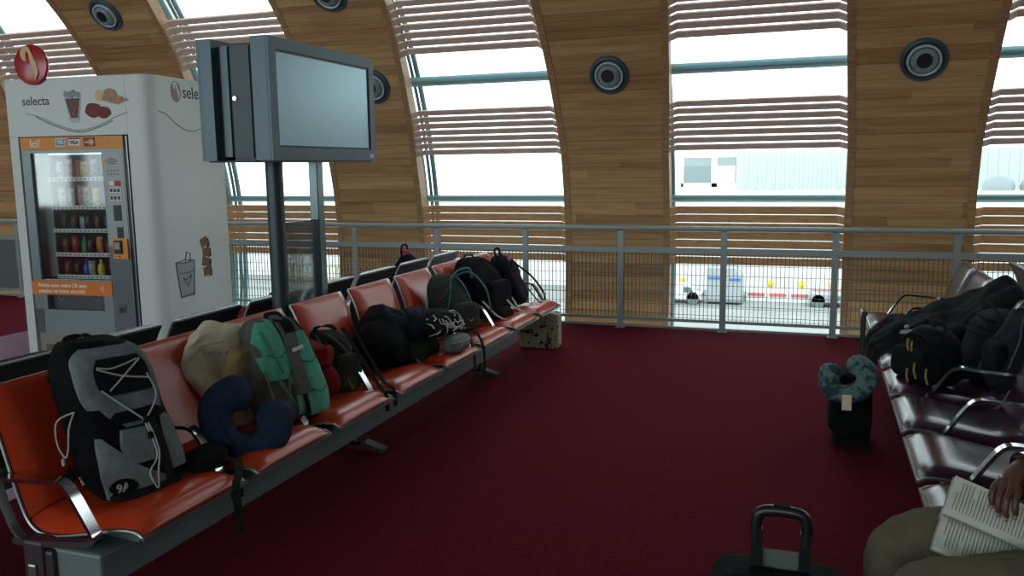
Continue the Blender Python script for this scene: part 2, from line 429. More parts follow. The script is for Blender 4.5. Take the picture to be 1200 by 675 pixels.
def pad(top, bot, hw):
    t, bt = s2(top), s2(bot); b = MB(); n = 14; rows = []
    for (x, z), (xb, zb) in zip(t, bt):
        row = []
        for i in range(n+1):
            s = -1+2*i/n; e = abs(s)**9
            row.append(Vector((x+(xb-x)*e, s*hw, z+(zb-z)*e)))
        for i in range(n, -1, -1):
            s = -1+2*i/n; row.append(Vector((xb, s*hw, zb)))
        rows.append(row)
    b.grid(rows, closed_u=True, cap=True)
    bmesh.ops.remove_doubles(b.bm, verts=b.bm.verts, dist=1e-5)
    return b
SW, PIT = .272, .633          # half width of a shell, pitch
def shell_bm():
    P = s2(SHELL, 4); b = MB(); t = .008; rows = []
    for i, (x, z) in enumerate(P):
        a = Vector(P[max(0, i-1)]); c = Vector(P[min(len(P)-1, i+1)]); d = (c-a).normalized(); n = Vector((-d.y, d.x))*t
        rows.append([Vector((x, -SW, z)), Vector((x, SW, z)), Vector((x-abs(n.x)*(1 if n.x else 1), SW, z-t)), Vector((x-abs(n.x), -SW, z-t))])
    b.grid(rows, closed_u=True, cap=True); return b
def trim_bm():
    P = s2(SHELL, 4); b = MB()
    for s in (-1, 1): b.tube([(x, s*(SW+.001), z-.002) for x, z in P], .0065, 7)
    b.tube([(P[0][0], -SW, P[0][1]), (P[0][0], SW, P[0][1])], .0055, 7); x, z = P[-1]
    b.box((x+.004, 0, z-.004), (.014, 2*SW+.012, .012)); return b
# armrest: a flat chrome bar that bends down at the front
ARM = [(.075, .602), (.16, .606), (.28, .614), (.35, .62), (.385, .617), (.41, .60), (.44, .56), (.475, .505), (.505, .455), (.512, .437)]
def arm_bm(back=.04):
    b = MB(); b.tube([(x, 0, z) for x, z in ARM], .01, flat=(.042, .014), up=(0, 1, 0), smooth=4)
    return b
def arm_bracket():
    b = MB(); b.tube([(.515, 0, .44), (.49, 0, .418), (.40, 0, .404), (.25, 0, .388), (.15, 0, .385)], .01, flat=(.036, .022), up=(0, 1, 0), smooth=3)
    return b
def arm_stem():
    b = MB(); b.tube([(.08, 0, .60), (.105, 0, .52), (.15, 0, .42), (.2, 0, .38)], .01, flat=(.03, .012), up=(0, 1, 0), smooth=3); return b
PROTO = {}
def copy_part(o, parent):
    c = o.copy(); COL.objects.link(c); c.parent = parent; return c
def make_seat(parent, leather, first=True):
    sh = shell_bm().build('seat', SHELLM, parent, smooth=True)
    pad(BPAD, BPAD_B, SW-.007).build('back_pad', leather, sh, smooth=50); pad(SPAD, SPAD_B, SW-.007).build('seat_pad', leather, sh, smooth=50)
    trim_bm().build('edge_trim', SILVER, sh, smooth=True)
    b = MB()
    for d in (-.16, .16): b.bx(.2, .56, d-.02, d+.02, .37, .402)
    b.bx(.36, .40, -.17, .17, .372, .39); b.build('mount', BEAMM, sh)
    return sh
def bench(label, leather, loc, rz, n, legs, group, beam=(0, None)):
    root = thing('airport_bench', label, 'bench', loc, (0, 0, rz), group)
    L = n*PIT
    s0 = make_seat(root, leather); s0.location = (0, PIT/2, 0)
    kids = list(s0.children)
    for i in range(1, n):
        s = copy_part(s0, root); s.location = (0, PIT*(i+.5), 0)
        for k in kids: copy_part(k, s)
    a0 = arm_bm().build('armrest', CHROME, root, smooth=30); br = arm_bracket().build('bracket', LEGM, a0, smooth=30); st = arm_stem().build('stem', SILVER, a0, smooth=30)
    for i in range(1, n+1):
        a = copy_part(a0, root); a.location = (0, PIT*i, 0); copy_part(br, a); copy_part(st, a)
    y0, y1 = beam[0], L if beam[1] is None else beam[1]
    b = MB(); b.bx(.30, .52, y0, y1, .245, .375); b.bevel(.012, 2); b.build('beam', BEAMM, root)
    for y in legs:
        b = MB(); b.bx(.2, .29, y-.035, y+.035, .03, .40); b.bx(.29, .33, y-.03, y+.03, .25, .37); b.bevel(.012, 2)
        lg = b.build('leg', LEGM, root)
        b = MB(); b.tube([(-.02, y, .012), (.08, y, .03), (.24, y, .055), (.36, y, .03), (.42, y, .012)], .02, flat=(.07, .024), up=(0, 1, 0), smooth=4); b.build('foot', LEGM, lg, smooth=30)
        b = MB(); b.bx(.226, .264, y-.045, y-.03, .06, .32); b.bevel(.008, 2); b.build('leg_plate', SILVER, lg)
    return root
Y0 = 2.09
bench('long bench of orange red leather seats piled with backpacks, in the left half', ORANGE_L, (-2.74, Y0, 0), 0, 8, (.01, 2.2, 4.1), 'beam benches', (0, 4.32))
bench('bench backing onto the orange red bench, only its dark grey seat backs in view', PURPLE_L, (-3.06, Y0+8*PIT+.05, 0), pi, 9, (.9, 2.6, 4.2), 'beam benches')
bench('bench of dark plum leather seats on the right, with black bags on it', PURPLE_L, (1.08, 2.15+8*PIT, 0), pi, 8, (.25, 2.5, 4.7), 'beam benches')
bench('bench backing onto the dark plum bench at the right edge of the photo', PURPLE_L, (1.40, 2.15, 0), 0, 8, (.25, 2.5, 4.7), 'beam benches')
# ------------------------------------------------------------------ vending machine (local x along its front, y into it)
VW = mat('vending_white', (210, 220, 215), .35, spec=.4); VS = mat('vending_silver', (124, 138, 138), .35, .35); VSD = mat('vending_silver_dark', (92, 100, 104), .4, .35)
VK = mat('kick_grey', (138, 134, 124), .5, .1); BLACK = mat('black_plastic', (16, 18, 20), .4); INNER = mat('cabinet_inside', (34, 36, 38), .6)
ORG = mat('orange_sticker', (226, 146, 38), .45); ORG2 = mat('orange_band', (220, 122, 24), .45); WHT = mat('white_print', (236, 236, 228), .5); INK = mat('dark_grey_print', (66, 72, 78), .5)
REDP = mat('red_enamel', (176, 26, 40), .22, coat=.4); GOLD = mat('cream_gold_print', (222, 184, 132), .4); SHADE = mat('grey_print', (142, 152, 152), .5)
VM = thing('vending_machine', 'tall white snack vending machine with a red disc on top', 'vending machine', (-6.73, 5.75, 0), (0, 0, radians(5)))
b = MB()
b.bx(0, 1.45, .55, 1.05, 0, 2.46); b.bx(0, 1.22, 0, .56, 1.965, 2.46); b.bx(0, .09, 0, .56, .02, 1.97)
poly = [(1.222, 0), (1.32, 0)]+[(1.33+.12*sin(radians(a)), .12-.12*cos(radians(a))) for a in range(5, 91, 8)]+[(1.45, .56), (1.222, .56)]
b.prism(poly, 0, 2.46, 'z')
VH = b.build('housing', VW, VM, smooth=20)
# cabinet front
b = MB()
b.bx(.1, .19, .012, .5, .21, 1.85); b.bx(.19, .93, .012, .06, 1.822, 1.85); b.bx(.19, .93, .012, .06, .57, .70)
b.bx(.93, 1.155, .012, .5, 1.0, 1.85)
b.bx(.19, .235, .012, .06, .43, .57); b.bx(.84, .93, .012, .06, .43, .57); b.bx(.1, .93, .012, .06, .21, .43)
DOOR = b.build('door', VS, VM)
MB().bx(.932, 1.155, .010, .5, .21, 1.0).build('coin_panel', VSD, VM)
MB().bx(1.158, 1.22, .02, .5, .05, 1.955).build('door_seal', mat('dark_green_strip', (28, 44, 44), .3), VM)
MB().bx(1.19, 1.197, .008, .03, .05, 1.955).build('hinge_strip', SILVER, VM)
b = MB(); b.bx(.1, 1.16, .03, .5, .0, .21); KICK = b.build('kick_panel', VK, VM)
b = MB()
for i in range(14):
    for j in range(3): b.bx(.165+i*.02, .177+i*.02, .026, .032, .05+.02*j, .062+.02*j)
b.build('grille', BLACK, KICK)
b = MB(); b.bx(.19, .93, .5, .52, .21, 1.85); b.bx(.19, .93, .06, .5, .69, .705); b.bx(.19, .93, .06, .5, 1.83, 1.85)
b.build('inner_cabinet', INNER, VM)
MB().bx(.235, .84, .07, .085, .43, .57).build('delivery_flap', mat('flap_grey', (70, 76, 80), .35, .2), VM)
for x in (.34, .72):
    b = MB(); b.tube([(x-.03, .068, .545), (x-.03, .066, .52), (x, .066, .508), (x+.03, .066, .52), (x+.03, .068, .545)], .004, 6)
    b.build('flap_grip', SHADE, VM, smooth=True)
MB().bx(.19, .93, .03, .036, .70, 1.822).build('display_pane', glass_mat('vending_glass', (.93, .96, .96), 1.0, .05), VM)
b = MB(); b.bx(.215, .30, .1, .112, .72, 1.80); b.build('inner_silver_strip', VS, VM)  # upright silver strip behind the left of the pane
SHELVES = [1.605, 1.355, 1.15, .935, .735]
for z in SHELVES:
    s = MB().bx(.305, .925, .09, .49, z-.018, z-.006).build('shelf', VSD, VM)
    b = MB(); b.bx(.305, .925, .082, .09, z-.03, z+.004); b.build('price_rail', WHT, s)
    b = MB()
    for i in range(14): b.bx(.32+i*.0435, .345+i*.0435, .079, .083, z-.024, z-.006)
    b.build('price_tags', SHADE, s)
lamp = MB().bx(.3, .92, .1, .13, 1.805, 1.82).build('cabinet_light', mat('lamp_tube', (255, 255, 250), emit=(235, 250, 255), estr=LAMP), VM)
# stickers
def txt(body, size, u, z, m, name='lettering', y=-.0015, bold=0., parent=None, align='LEFT', spacing=1., sx=1.):
    me = text_mesh(body, size, bold, .0008, align, spacing); me.transform(Matrix.Diagonal((sx, 1, 1, 1)))
    b = MB(); b.addmesh(me, Matrix.Translation((u, y, z)) @ Matrix.Rotation(radians(90), 4, 'X')); return b.build(name, m, parent or VM)
STK = MB().bx(.1, 1.158, .008, .014, 1.852, 1.958).build('payment_sticker', ORG, VM)
txt('Ici!', .098, .2, 1.872, WHT, y=.0065, parent=STK, bold=.0015)
def card(u, w, z, h, cols, name):
    b = MB()
    m = []
    for i, (x0, x1, z0, z1, c) in enumerate(cols):
        before = len(b.bm.faces); b.bm.faces.ensure_lookup_table()
        b.bx(u+x0*w, u+x1*w, .0065-i*.0004, .009, z+z0*h, z+z1*h); b.bm.faces.ensure_lookup_table()
        for f in list(b.bm.faces)[before:]: f.material_index = i
        m.append(c)
    return b.build(name, None, STK, mats=m)
CY, NAVY, CRED, YEL = mat('cyan_print', (70, 160, 190), .5), mat('navy_print', (40, 62, 120), .5), mat('red_print', (186, 42, 52), .5), mat('amber_print', (236, 160, 50), .5)
card(.475, .1, 1.875, .07, [(0, 1, 0, 1, WHT), (.06, .94, .1, .9, CY), (.25, .85, .35, .5, WHT), (.15, .75, .6, .75, WHT)], 'card_mark')
card(.61, .115, 1.872, .074, [(0, 1, 0, 1, WHT), (0, 1, .86, 1, NAVY), (0, 1, 0, .14, YEL)], 'card_mark')
txt('VISA', .045, .622, 1.893, NAVY, y=.0055, parent=STK, bold=.0015)
mc = card(.765, .115, 1.872, .074, [(0, 1, 0, 1, NAVY)], 'card_mark')
for u, c in ((.803, CRED), (.842, YEL)):
    MB().cyl((u, .0062, 1.909), (u, .0054 if c is CRED else .0050, 1.909), .028, n=24).build('disc_mark', c, STK)
txt('MasterCard', .0165, .778, 1.903, WHT, y=.0042, parent=STK, bold=.0006)
def nfc(u, z, s, y, parent, m):
    b = MB()
    for r in (.25, .5, .75, 1.): b.tube([(u+s*r*cos(radians(a)), y, z+s*r*sin(radians(a))) for a in range(-42, 43, 12)], s*.05, 6)
    return b.build('contactless_mark', m, parent, smooth=True)
nfc(.985, 1.905, .036, .006, STK, WHT)
BND = MB().bx(.085, .935, .004, .014, .565, .69).build('payment_band', ORG2, VM)
txt('R\u00e9glez avec votre CB sans', .048, .16, .636, WHT, y=.003, parent=BND, bold=.0009, sx=1.0)
txt('contact en toute s\u00e9curit\u00e9.', .048, .16, .585, WHT, y=.003, parent=BND, bold=.0009, sx=1.0)
nfc(.805, .626, .05, .003, BND, WHT)
# right hand control panel
CP = MB().bx(.945, 1.145, .009, .013, 1.02, 1.835).build('control_panel', mat('panel_light', (150, 158, 156), .4, .2), VM)
MB().cyl((.975, .009, 1.74), (.975, .006, 1.74), .016, n=20).build('sticker_dot', ORG, CP)
b = MB()
for i in range(3): b.bx(1.0, 1.07+.02*(i % 2), .007, .009, 1.755-.018*i, 1.762-.018*i)
for r in range(2):
    for k in range(4): b.bx(.975+.035*k, .99+.035*k, .007, .009, 1.655-.03*r, 1.664-.03*r)
b.build('lettering', INK, CP)
b = MB().bx(1.045, 1.105, .006, .009, 1.53, 1.575); b.build('red_button', CRED, CP)
b = MB().bx(.99, 1.04, .006, .009, 1.535, 1.57); b.build('note_mark', WHT, CP)
for z in (1.405, 1.47):
    pl = MB().bx(.985, 1.105, .005, .009, z-.0, z+.045).build('coin_display', WHT, CP)
    b = MB()
    for k in range(3): b.bx(.992+.037*k, 1.02+.037*k, .003, .005, z+.008, z+.038)
    b.build('digit_block', INK, pl)
MB().bx(1.015, 1.09, .004, .009, 1.23, 1.365).build('note_reader', BLACK, CP)
KP = MB().bx(1.035, 1.095, .004, .009, 1.08-.0, 1.175).build('keypad', BLACK, CP)
PAY = MB().bx(.985, 1.135, -.006, .012, .90, 1.075).build('card_terminal_frame', ORG, VM)
b = MB().bx(1.01, 1.085, -.028, -.004, .945, 1.06); b.bevel(.006, 2); TERM = b.build('card_terminal', BLACK, PAY)
MB().bx(1.02, 1.075, -.0295, -.027, .985, 1.045).build('terminal_screen', mat('lcd', (150, 160, 168), .2), PAY)
MB().cyl((1.05, -.006, .922), (1.05, -.009, .922), .008, n=12).build('terminal_led', BLACK, PAY)
b = MB().bx(.985, 1.06, .002, .012, .415, .495); b.bevel(.006, 2); CT = b.build('coin_tray', VSD, VM)
MB().bx(.997, 1.048, -.0, .004, .425, .47).build('tray_opening', BLACK, CT)
# logo disc standing on the header
b = MB()
b.lathe([(0, .03), (.10, .027), (.165, .014), (.172, .0), (.165, -.02), (0, -.022)], 48, Matrix.Translation((.322, -.02, 2.575)) @ Matrix.Rotation(radians(90), 4, 'X'))
DISC = b.build('logo_disc', REDP, VM, smooth=30)
def swirl(cx, cz, s, y, M=None):
    P = [(-.10, .18), (-.24, .42), (-.22, .72), (.04, .84), (.22, .55), (.32, .2), (.46, -.1), (.52, -.4), (.47, -.65), (.40, -.85)]
    W = [.08, .32, .36, .24, .22, .3, .32, .26, .16, .02]
    pp = spline([Vector((a, c, 0)) for a, c in P], 6); ww = [v.x for v in spline([Vector((x, 0, 0)) for x in W], 6)]
    rows = []
    for i, p in enumerate(pp):
        d = (pp[min(i+1, len(pp)-1)]-pp[max(i-1, 0)]).normalized(); nrm = Vector((-d.y, d.x, 0))*ww[i]*.5
        rows.append([(p+nrm), (p-nrm)])
    b = MB(); G = []
    for r in rows:
        q = [Vector((cx+v.x*s, y, cz+v.y*s)) for v in r]; G.append(q+[Vector((v.x, y+.003, v.z)) for v in reversed(q)])
    b.grid(G, closed_u=True, cap=True); return b
swirl(.31, 2.575, .155, -.0535).build('swirl_mark', GOLD, DISC)
# header prints
txt('selecta', .108, .168, 2.235, INK, parent=VH, sx=.96, bold=.0008)
def stripe(pts, r, name, m):
    b = MB(); b.tube(pts, r, 6, smooth=6); return b.build(name, m, VH, smooth=True)
stripe([(.2, 0, 2.16), (.33, 0, 2.135), (.52, 0, 2.06), (.72, 0, 2.012), (.92, 0, 2.04), (1.1, 0, 2.11), (1.24, 0, 2.15)], .0035, 'wave_print', SHADE)
stripe([(.3, 0, 2.135), (.5, 0, 2.05), (.74, 0, 1.995), (.95, 0, 2.035), (1.08, 0, 2.085)], .006, 'wave_print', SHADE)
# cola glass print
COLA = mat('cola_print', (66, 26, 26), .4); COOK = mat('cookie_print', (120, 48, 36), .6, noise_amt=.5, noise_scale=60); BISC = mat('biscuit_print', (176, 140, 112), .6, noise_amt=.3, noise_scale=30)
ICE = mat('glass_print', (176, 190, 190), .4)
def flatpoly(pts, y, t=.002): b = MB(); b.prism(pts, y, y+t, 'y'); return b
g = flatpoly([(.605, 2.315), (.785, 2.315), (.75, 2.10), (.735, 2.075), (.665, 2.075), (.65, 2.10)], -.003).build('glass_print', ICE, VH)
flatpoly([(.622, 2.28), (.768, 2.28), (.738, 2.115), (.665, 2.115)], -.0045).build('cola_print', COLA, VH)
b = MB()
for (x, z, a) in ((.635, 2.318, .3), (.70, 2.325, -.4), (.745, 2.312, .2), (.68, 2.30, .7)): b.box((x, -.005, z), (.045, .004, .045), (0, a, 0))
b.build('ice_print', mat('ice_grey', (110, 122, 126), .3), VH)
b = MB()
for x, z in ((.70, 2.15), (.71, 2.19), (.69, 2.23)): b.box((x, -.006, z), (.03, .002, .025), (0, .5, 0))
b.build('bubble_print', CRED, VH)
b = MB()
for cx, cz, rx, rz in ((.90, 2.175, .085, .062), (1.0, 2.155, .072, .05)):
    pts = [(cx+rx*cos(2*pi*k/24)*(1+.05*sin(5*k)), cz+rz*sin(2*pi*k/24)*(1+.05*cos(7*k))) for k in range(24)]
    b.prism(pts, -.004-.001*(cx > .95), -.001, 'y')
b.build('cookie_print', COOK, VH)
b = flatpoly([(.99, 2.255), (1.02, 2.34), (1.07, 2.355), (1.13, 2.335), (1.15, 2.29), (1.2, 2.28), (1.21, 2.235), (1.15, 2.215), (1.08, 2.23)], -.0035); b.build('wafer_print', BISC, VH)
flatpoly([(.965+.04*cos(2*pi*k/20), 2.295+.048*sin(2*pi*k/20)) for k in range(20)], -.0045).build('cream_print', mat('cream', (222, 190, 140), .5), VH)
flatpoly([(1.13, 2.225), (1.26, 2.245), (1.24, 2.265), (1.12, 2.26)], -.003).build('shadow_print', SHADE, VH)
# prints on the right hand side (x = 1.45, reading along y)
def sidepoly(pts, t=.002, off=0): b = MB(); b.prism(pts, 1.45+off, 1.45+off+t, 'x'); return b
sidepoly([(.37+.07*cos(2*pi*k/32), 2.34+.092*sin(2*pi*k/32)) for k in range(32)]).build('round_logo_print', mat('mauve_print', (150, 138, 146), .5), VH)
sw = swirl(0, 0, .08, 0); sw.xf(Matrix.Translation((1.4545, .365, 2.345)) @ Matrix.Rotation(radians(90), 4, 'Z')); sw.build('swirl_mark', VW, VH)
me = text_mesh('selecta', .155, .0008, .0008); b = MB(); b.addmesh(me, Matrix.Translation((1.4515, .46, 2.295)) @ Matrix.Rotation(radians(90), 4, 'Z') @ Matrix.Rotation(radians(90), 4, 'X')); b.build('lettering', INK, VH)
stripe([(1.45, .12, 2.16), (1.45, .22, 2.135), (1.45, .36, 2.055), (1.45, .50, 2.01), (1.45, .66, 2.02), (1.45, .82, 2.09), (1.45, .95, 2.14)], .005, 'wave_print', SHADE)
TUM = mat('tumbler_print', (146, 162, 166), .4); TUMD = mat('tumbler_edge_print', (52, 64, 70), .4)
sidepoly([(.205, .845), (.475, .845), (.445, .53), (.255, .53)], .002).build('tumbler_print', TUM, VH)
b = MB()
for seg in ([(.205, .845), (.255, .53)], [(.475, .845), (.445, .53)], [(.255, .53), (.445, .53)], [(.255, .535), (.445, .548)], [(.205, .845), (.34, .86), (.475, .845)], [(.205, .845), (.34, .832), (.475, .845)], [(.245, .75), (.34, .74), (.45, .75)], [(.3, .7), (.36, .62), (.42, .72), (.34, .68), (.3, .7)], [(.34, .85), (.37, .93), (.42, .91), (.41, .84)]):
    b.tube([(1.453, y, z) for y, z in seg], .0038, 6)
b.build('tumbler_outline', TUMD, VH, smooth=True)
CUBE = mat('brown_sugar_print', (122, 92, 66), .7, noise_amt=.4, noise_scale=50)
b = MB()
for y, z, a in ((.64, .995, .3), (.665, .90, .1), (.65, .81, -.2), (.665, .72, .1)): b.box((1.4515, y, z), (.003, .105, .085), (a, 0, 0))
b.build('sugar_lump_print', CUBE, VH)
b = MB()
for y, z, a in ((.695, .985, .3), (.715, .89, .1), (.71, .79, -.2), (.715, .71, .1)): b.box((1.451, y, z), (.003, .05, .08), (a, 0, 0))
b.build('sugar_lump_shade_print', mat('dark_brown_print', (58, 44, 36), .7), VH)

# ------------------------------------------------------------------ snacks inside the machine
MW = Matrix.Translation((-6.73, 5.75, 0)) @ Matrix.Rotation(radians(5), 4, 'Z')
def packet_mesh(w, h, d):
    b = MB(); rows = []
    for i in range(11):
        t = i/10; z = h*t; e = max(0., 1-abs(2*t-1)**4); hd = max(.001, d/2*e**.7); ww = w/2*(1-.06*e)
        rows.append([Vector((ww*s, -hd*(1-abs(s)**3) , z)) for s in (-1, -.6, -.2, .2, .6, 1)]+[Vector((ww*s, hd*(1-abs(s)**3)+.0006, z)) for s in (1, .6, .2, -.2, -.6, -1)])
    b.grid(rows, closed_u=True, cap=True); return b
def bottle_mesh(r, h):
    return MB().lathe([(0, 0), (r*.9, 0), (r, .012), (r, h*.55), (r*.8, h*.68), (r*.36, h*.83), (r*.36, h*.9), (r*.42, h*.9), (r*.42, h), (0, h)], 18)
PK = {'crimson': (170, 34, 44), 'yellow': (226, 196, 60), 'white': (222, 222, 214), 'green': (40, 130, 74), 'blue': (50, 80, 150), 'orange': (214, 120, 40), 'brown': (96, 60, 44), 'pink': (214, 140, 140), 'black': (36, 34, 36), 'silver': (160, 166, 170)}
rows_ = [(['white', 'pink', 'crimson', 'yellow', 'silver', 'brown', 'white'], .17), (['white', 'silver', 'pink', 'white', 'yellow', 'brown', 'crimson'], .19), (['black', 'brown', 'silver', 'black', 'brown', 'blue', 'black'], .135), (['brown', 'crimson', 'green', 'black', 'orange', 'brown', 'silver'], .15), (['brown', 'black', 'blue', 'silver', 'yellow', 'black', 'orange'], .14)]
ordn = ['first', 'second', 'third', 'fourth', 'fifth', 'sixth', 'seventh']; shn = ['top', 'second', 'middle', 'fourth', 'bottom']
pk0 = bt0 = None
for r_, ((cols, h), z) in enumerate(zip(rows_, SHELVES)):
    for i, c in enumerate(cols):
        m = mat('packet_'+c, PK[c], .35, spec=.5, noise_amt=.55, noise_scale=38)
        x = .352+.0865*i; y = .16+.02*((i*7+r_*3) % 3)
        bott = (r_ == 3 and i in (2, 5)) or (r_ == 4 and i in (2, 4))
        if bott:
            o = bottle_mesh(.033, h).build('bottle', m, smooth=True); nm, ct = 'bottle', 'bottle'
        else:
            o = packet_mesh(.074, h*(.86+.14*((i*5+r_) % 3)/2), .05).build('snack_packet', m, smooth=True); nm, ct = 'snack packet', 'snack'
        o.matrix_world = MW @ Matrix.Translation((x, y, z-.0055)) @ Matrix.Rotation(radians(random.uniform(-8, 8)), 4, 'Z')
        tag(o, '%s %s, %s from the left on the %s shelf of the vending machine' % (c, nm, ordn[i], shn[r_]), ct, 'snacks in the vending machine')
# ------------------------------------------------------------------ double screen on two posts between the benches
TVB = mat('screen_casing', (84, 104, 112), .4, .25); TVD = mat('screen_case_dark', (44, 54, 58), .42, .2); TVS = mat('screen_slot', (14, 18, 20), .6)
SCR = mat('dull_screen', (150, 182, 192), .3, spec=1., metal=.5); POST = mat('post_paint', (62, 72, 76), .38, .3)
DS = thing('information_display', 'dark grey double sided screen box on two posts between the benches', 'information screen', (-2.85, 4.33, 0))
b = MB().cyl((0, -.235, 0), (0, -.235, 1.72), .048, n=28); b.cyl((0, -.235, 0), (0, -.235, .015), .11, n=28); b.build('post', POST, DS, smooth=True)
b = MB().bx(-.03, .03, .155, .225, 0, 1.72); b.bx(-.08, .08, .115, .265, 0, .012); b.bevel(.004, 1); b.build('post', mat('post_steel', (104, 120, 122), .25, .7), DS)
pn = MB().bx(-.004, .004, -.19, .16, .80, 1.35).build('glass_panel', glass_mat('smoked_glass', (.72, .76, .76), .8, .02, haze=.12), DS)
def monitor(sx, name):
    x0, x1 = (.115, .22) if sx > 0 else (-.22, -.13)
    b = MB(); fx = x1 if sx > 0 else x0; d = .012*sx
    b.bx(x0, x1-(.012 if sx > 0 else 0), -.55, .55, 1.70, 2.325) if sx > 0 else b.bx(x0+.012, x1, -.55, .55, 1.70, 2.325)
    f0, f1 = (fx-.014, fx)if sx > 0 else (fx, fx+.014)
    b.bx(f0, f1, -.55, .55, 2.265, 2.325); b.bx(f0, f1, -.55, .55, 1.70, 1.765); b.bx(f0, f1, -.55, -.49, 1.765, 2.265); b.bx(f0, f1, .49, .55, 1.765, 2.265)
    o = b.build('monitor', TVB, DS)
    xs = fx-.0125*sx
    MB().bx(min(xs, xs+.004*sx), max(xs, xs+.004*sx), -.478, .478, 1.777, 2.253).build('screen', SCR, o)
    b = MB()
    for y0, y1, z0, z1 in ((-.49, .49, 2.253, 2.265), (-.49, .49, 1.765, 1.777), (-.49, -.478, 1.777, 2.253), (.478, .49, 1.777, 2.253)): b.bx(min(xs, xs+.007*sx), max(xs, xs+.007*sx), y0, y1, z0, z1)
    b.build('inner_bezel', TVD, o)
    b = MB().bx(min(fx, fx+.002*sx), max(fx, fx+.002*sx), .47, .515, 1.718, 1.738); b.build('maker_plate', SILVER, o)
    return o
monitor(1, 'm'); monitor(-1, 'm')
b = MB(); b.bx(-.035, .09, -.52, .52, 1.695, 2.30); CAB = b.build('cabinet', TVD, DS)
MB().bx(-.03, .085, -.527, -.52, 1.715, 2.285).build('cabinet_door', mat('cabinet_door_grey', (62, 74, 78), .45, .2), CAB)
MB().bx(-.105, -.06, -.51, .51, 1.72, 2.29).build('mounting_plate', TVB, DS)
b = MB(); b.bx(.09, .115, -.50, .50, 1.72, 2.29); b.bx(-.13, -.105, -.50, .50, 1.72, 2.29); b.bx(-.06, -.035, -.50, .50, 1.72, 2.29); b.build('mounting_gap', TVS, DS)
lk = MB().cyl((-.01, -.527, 2.02), (-.01, -.536, 2.02), .012, n=20).build('lock', CHROME, CAB, smooth=True)
b = MB(); b.bx(-.22, .21, -.5, .5, 1.692, 1.70); b.build('bottom_plate', TVD, DS)
# ------------------------------------------------------------------ luggage on and around the orange red bench
def cloth(name, rgb, rough=.85, na=.18, ns=30, bp=.5, bs=260): return mat(name, rgb, rough, spec=.12, noise_amt=na, noise_scale=ns, bump=bp, bump_scale=bs)
BLK = cloth('black_nylon', (14, 17, 19)); BLK2 = cloth('black_cordura', (21, 24, 27)); GRY = cloth('grey_nylon', (112, 122, 124)); CORD = mat('grey_cord', (170, 172, 168), .6)
DGRY = cloth('dark_grey_canvas', (58, 64, 64)); NAVYC = cloth('navy_cloth', (36, 52, 74), bs=120); GREEN = cloth('sea_green_mesh', (92, 172, 146), bs=400); GSTR = cloth('grey_webbing', (96, 98, 92))
CREAM = cloth('cream_cotton', (222, 214, 188), na=.06); TAN = cloth('tan_cotton', (174, 150, 104), na=.1); REDC = cloth('red_fleece', (128, 24, 34)); OLIVE = cloth('dark_olive_nylon', (52, 56, 46))
WEB = mat('black_webbing', (26, 27, 28), .8, spec=.2); PINK = cloth('pink_label', (206, 90, 130)); TEALP = mat('teal_piping', (60, 120, 112), .6); BUCK = mat('white_plastic', (196, 196, 190), .4)
NVY2 = cloth('dark_navy_nylon', (32, 36, 50))
def strap(parent, pts, w=.03, t=.004, m=None, up=(0, 1, 0), name='strap', sm=5):
    b = MB(); b.tube(pts, .01, flat=(w, t), up=up, smooth=sm); return b.build(name, m or WEB, parent, smooth=30)
def cordo(parent, pts, r=.0035, m=None, name='cord', sm=6):
    b = MB(); b.tube(pts, r, 6, smooth=sm); return b.build(name, m or CORD, parent, smooth=True)
def zipper(parent, S, pts, m=None, r=.005, name='zip', off=.004): return S.cord(pts, r, off).build(name, m or mat('zip_black', (18, 19, 20), .5), parent, smooth=True)
def pocket(parent, S, z0, y, w, h, d, m, seed=1, name='pocket', tap=.9):
    b = soft(w, d, h, tap, 4, 4, seed, .006, rows=16, cols=28); p = S.p(y, z0+h/2, 0); b.xf(Matrix.Translation((p.x-d*.12, y, z0)))
    return b.build(name, m, parent, smooth='all')
def pack(name, label, cat, loc, rz, w, d, h, m, group='bags on the orange red bench', **k):
    o = thing(name, label, cat, loc, (0, 0, rz), group)
    bd = soft(w, d, h, **k).build('body', m, o, smooth='all')
    return o, Surf(bd)

# 1 trekking pack on the nearest seat
o, S = pack('trekking_backpack', 'large black and grey trekking backpack with pale cords on the nearest orange red seat', 'backpack', (-2.38, 2.44, .468), -.38, .38, .30, .555, BLK, taper=.86, p=5, q=3.2, seed=3, wr=.014, lean=-.19, leany=-.05)
LID = S.patch([(.335, -.16, .11), (.38, -.175, .115), (.45, -.18, .11), (.51, -.17, .09), (.54, -.13, .06)], .022, 16).build('lid', GRY, o, smooth=60)
S2 = Surf(LID)
S.patch([(.375, -.09, .08), (.405, -.115, .085), (.465, -.12, .075), (.505, -.10, .05)], .03).build('lid_mesh', BLK2, LID, smooth=60)
S.patch([(.26, -.05, .05), (.30, -.10, .10), (.345, -.13, .11)], .02).build('middle_panel', GRY, o, smooth=60)
S.patch([(.275, -.08, .08), (.295, -.10, .10), (.315, -.08, .07)], .028).build('compression_flap', BLK, o, smooth=60)
S.patch([(.02, -.15, .05), (.06, -.158, .06), (.12, -.165, -.03), (.19, -.16, -.10), (.235, -.155, -.14)], .02).build('lower_panel', GRY, o, smooth=60)
S.patch([(.08, .085, .15), (.14, .08, .15), (.22, .075, .135), (.27, .085, .12)], .02).build('lower_panel', GRY, o, smooth=60)
S.patch([(.13, -.08, .03), (.18, -.085, .03), (.25, -.07, .03)], .02).build('lower_panel', GRY, o, smooth=60)
S.patch([(.03, .055, .085), (.15, .045, .078), (.29, .02, .055)], .026, 6).build('front_strap', WEB, o, smooth=60)
S.patch([(.012, -.14, .14), (.03, -.15, .15), (.045, -.14, .14)], .024).build('bottom_strap', WEB, o, smooth=60)
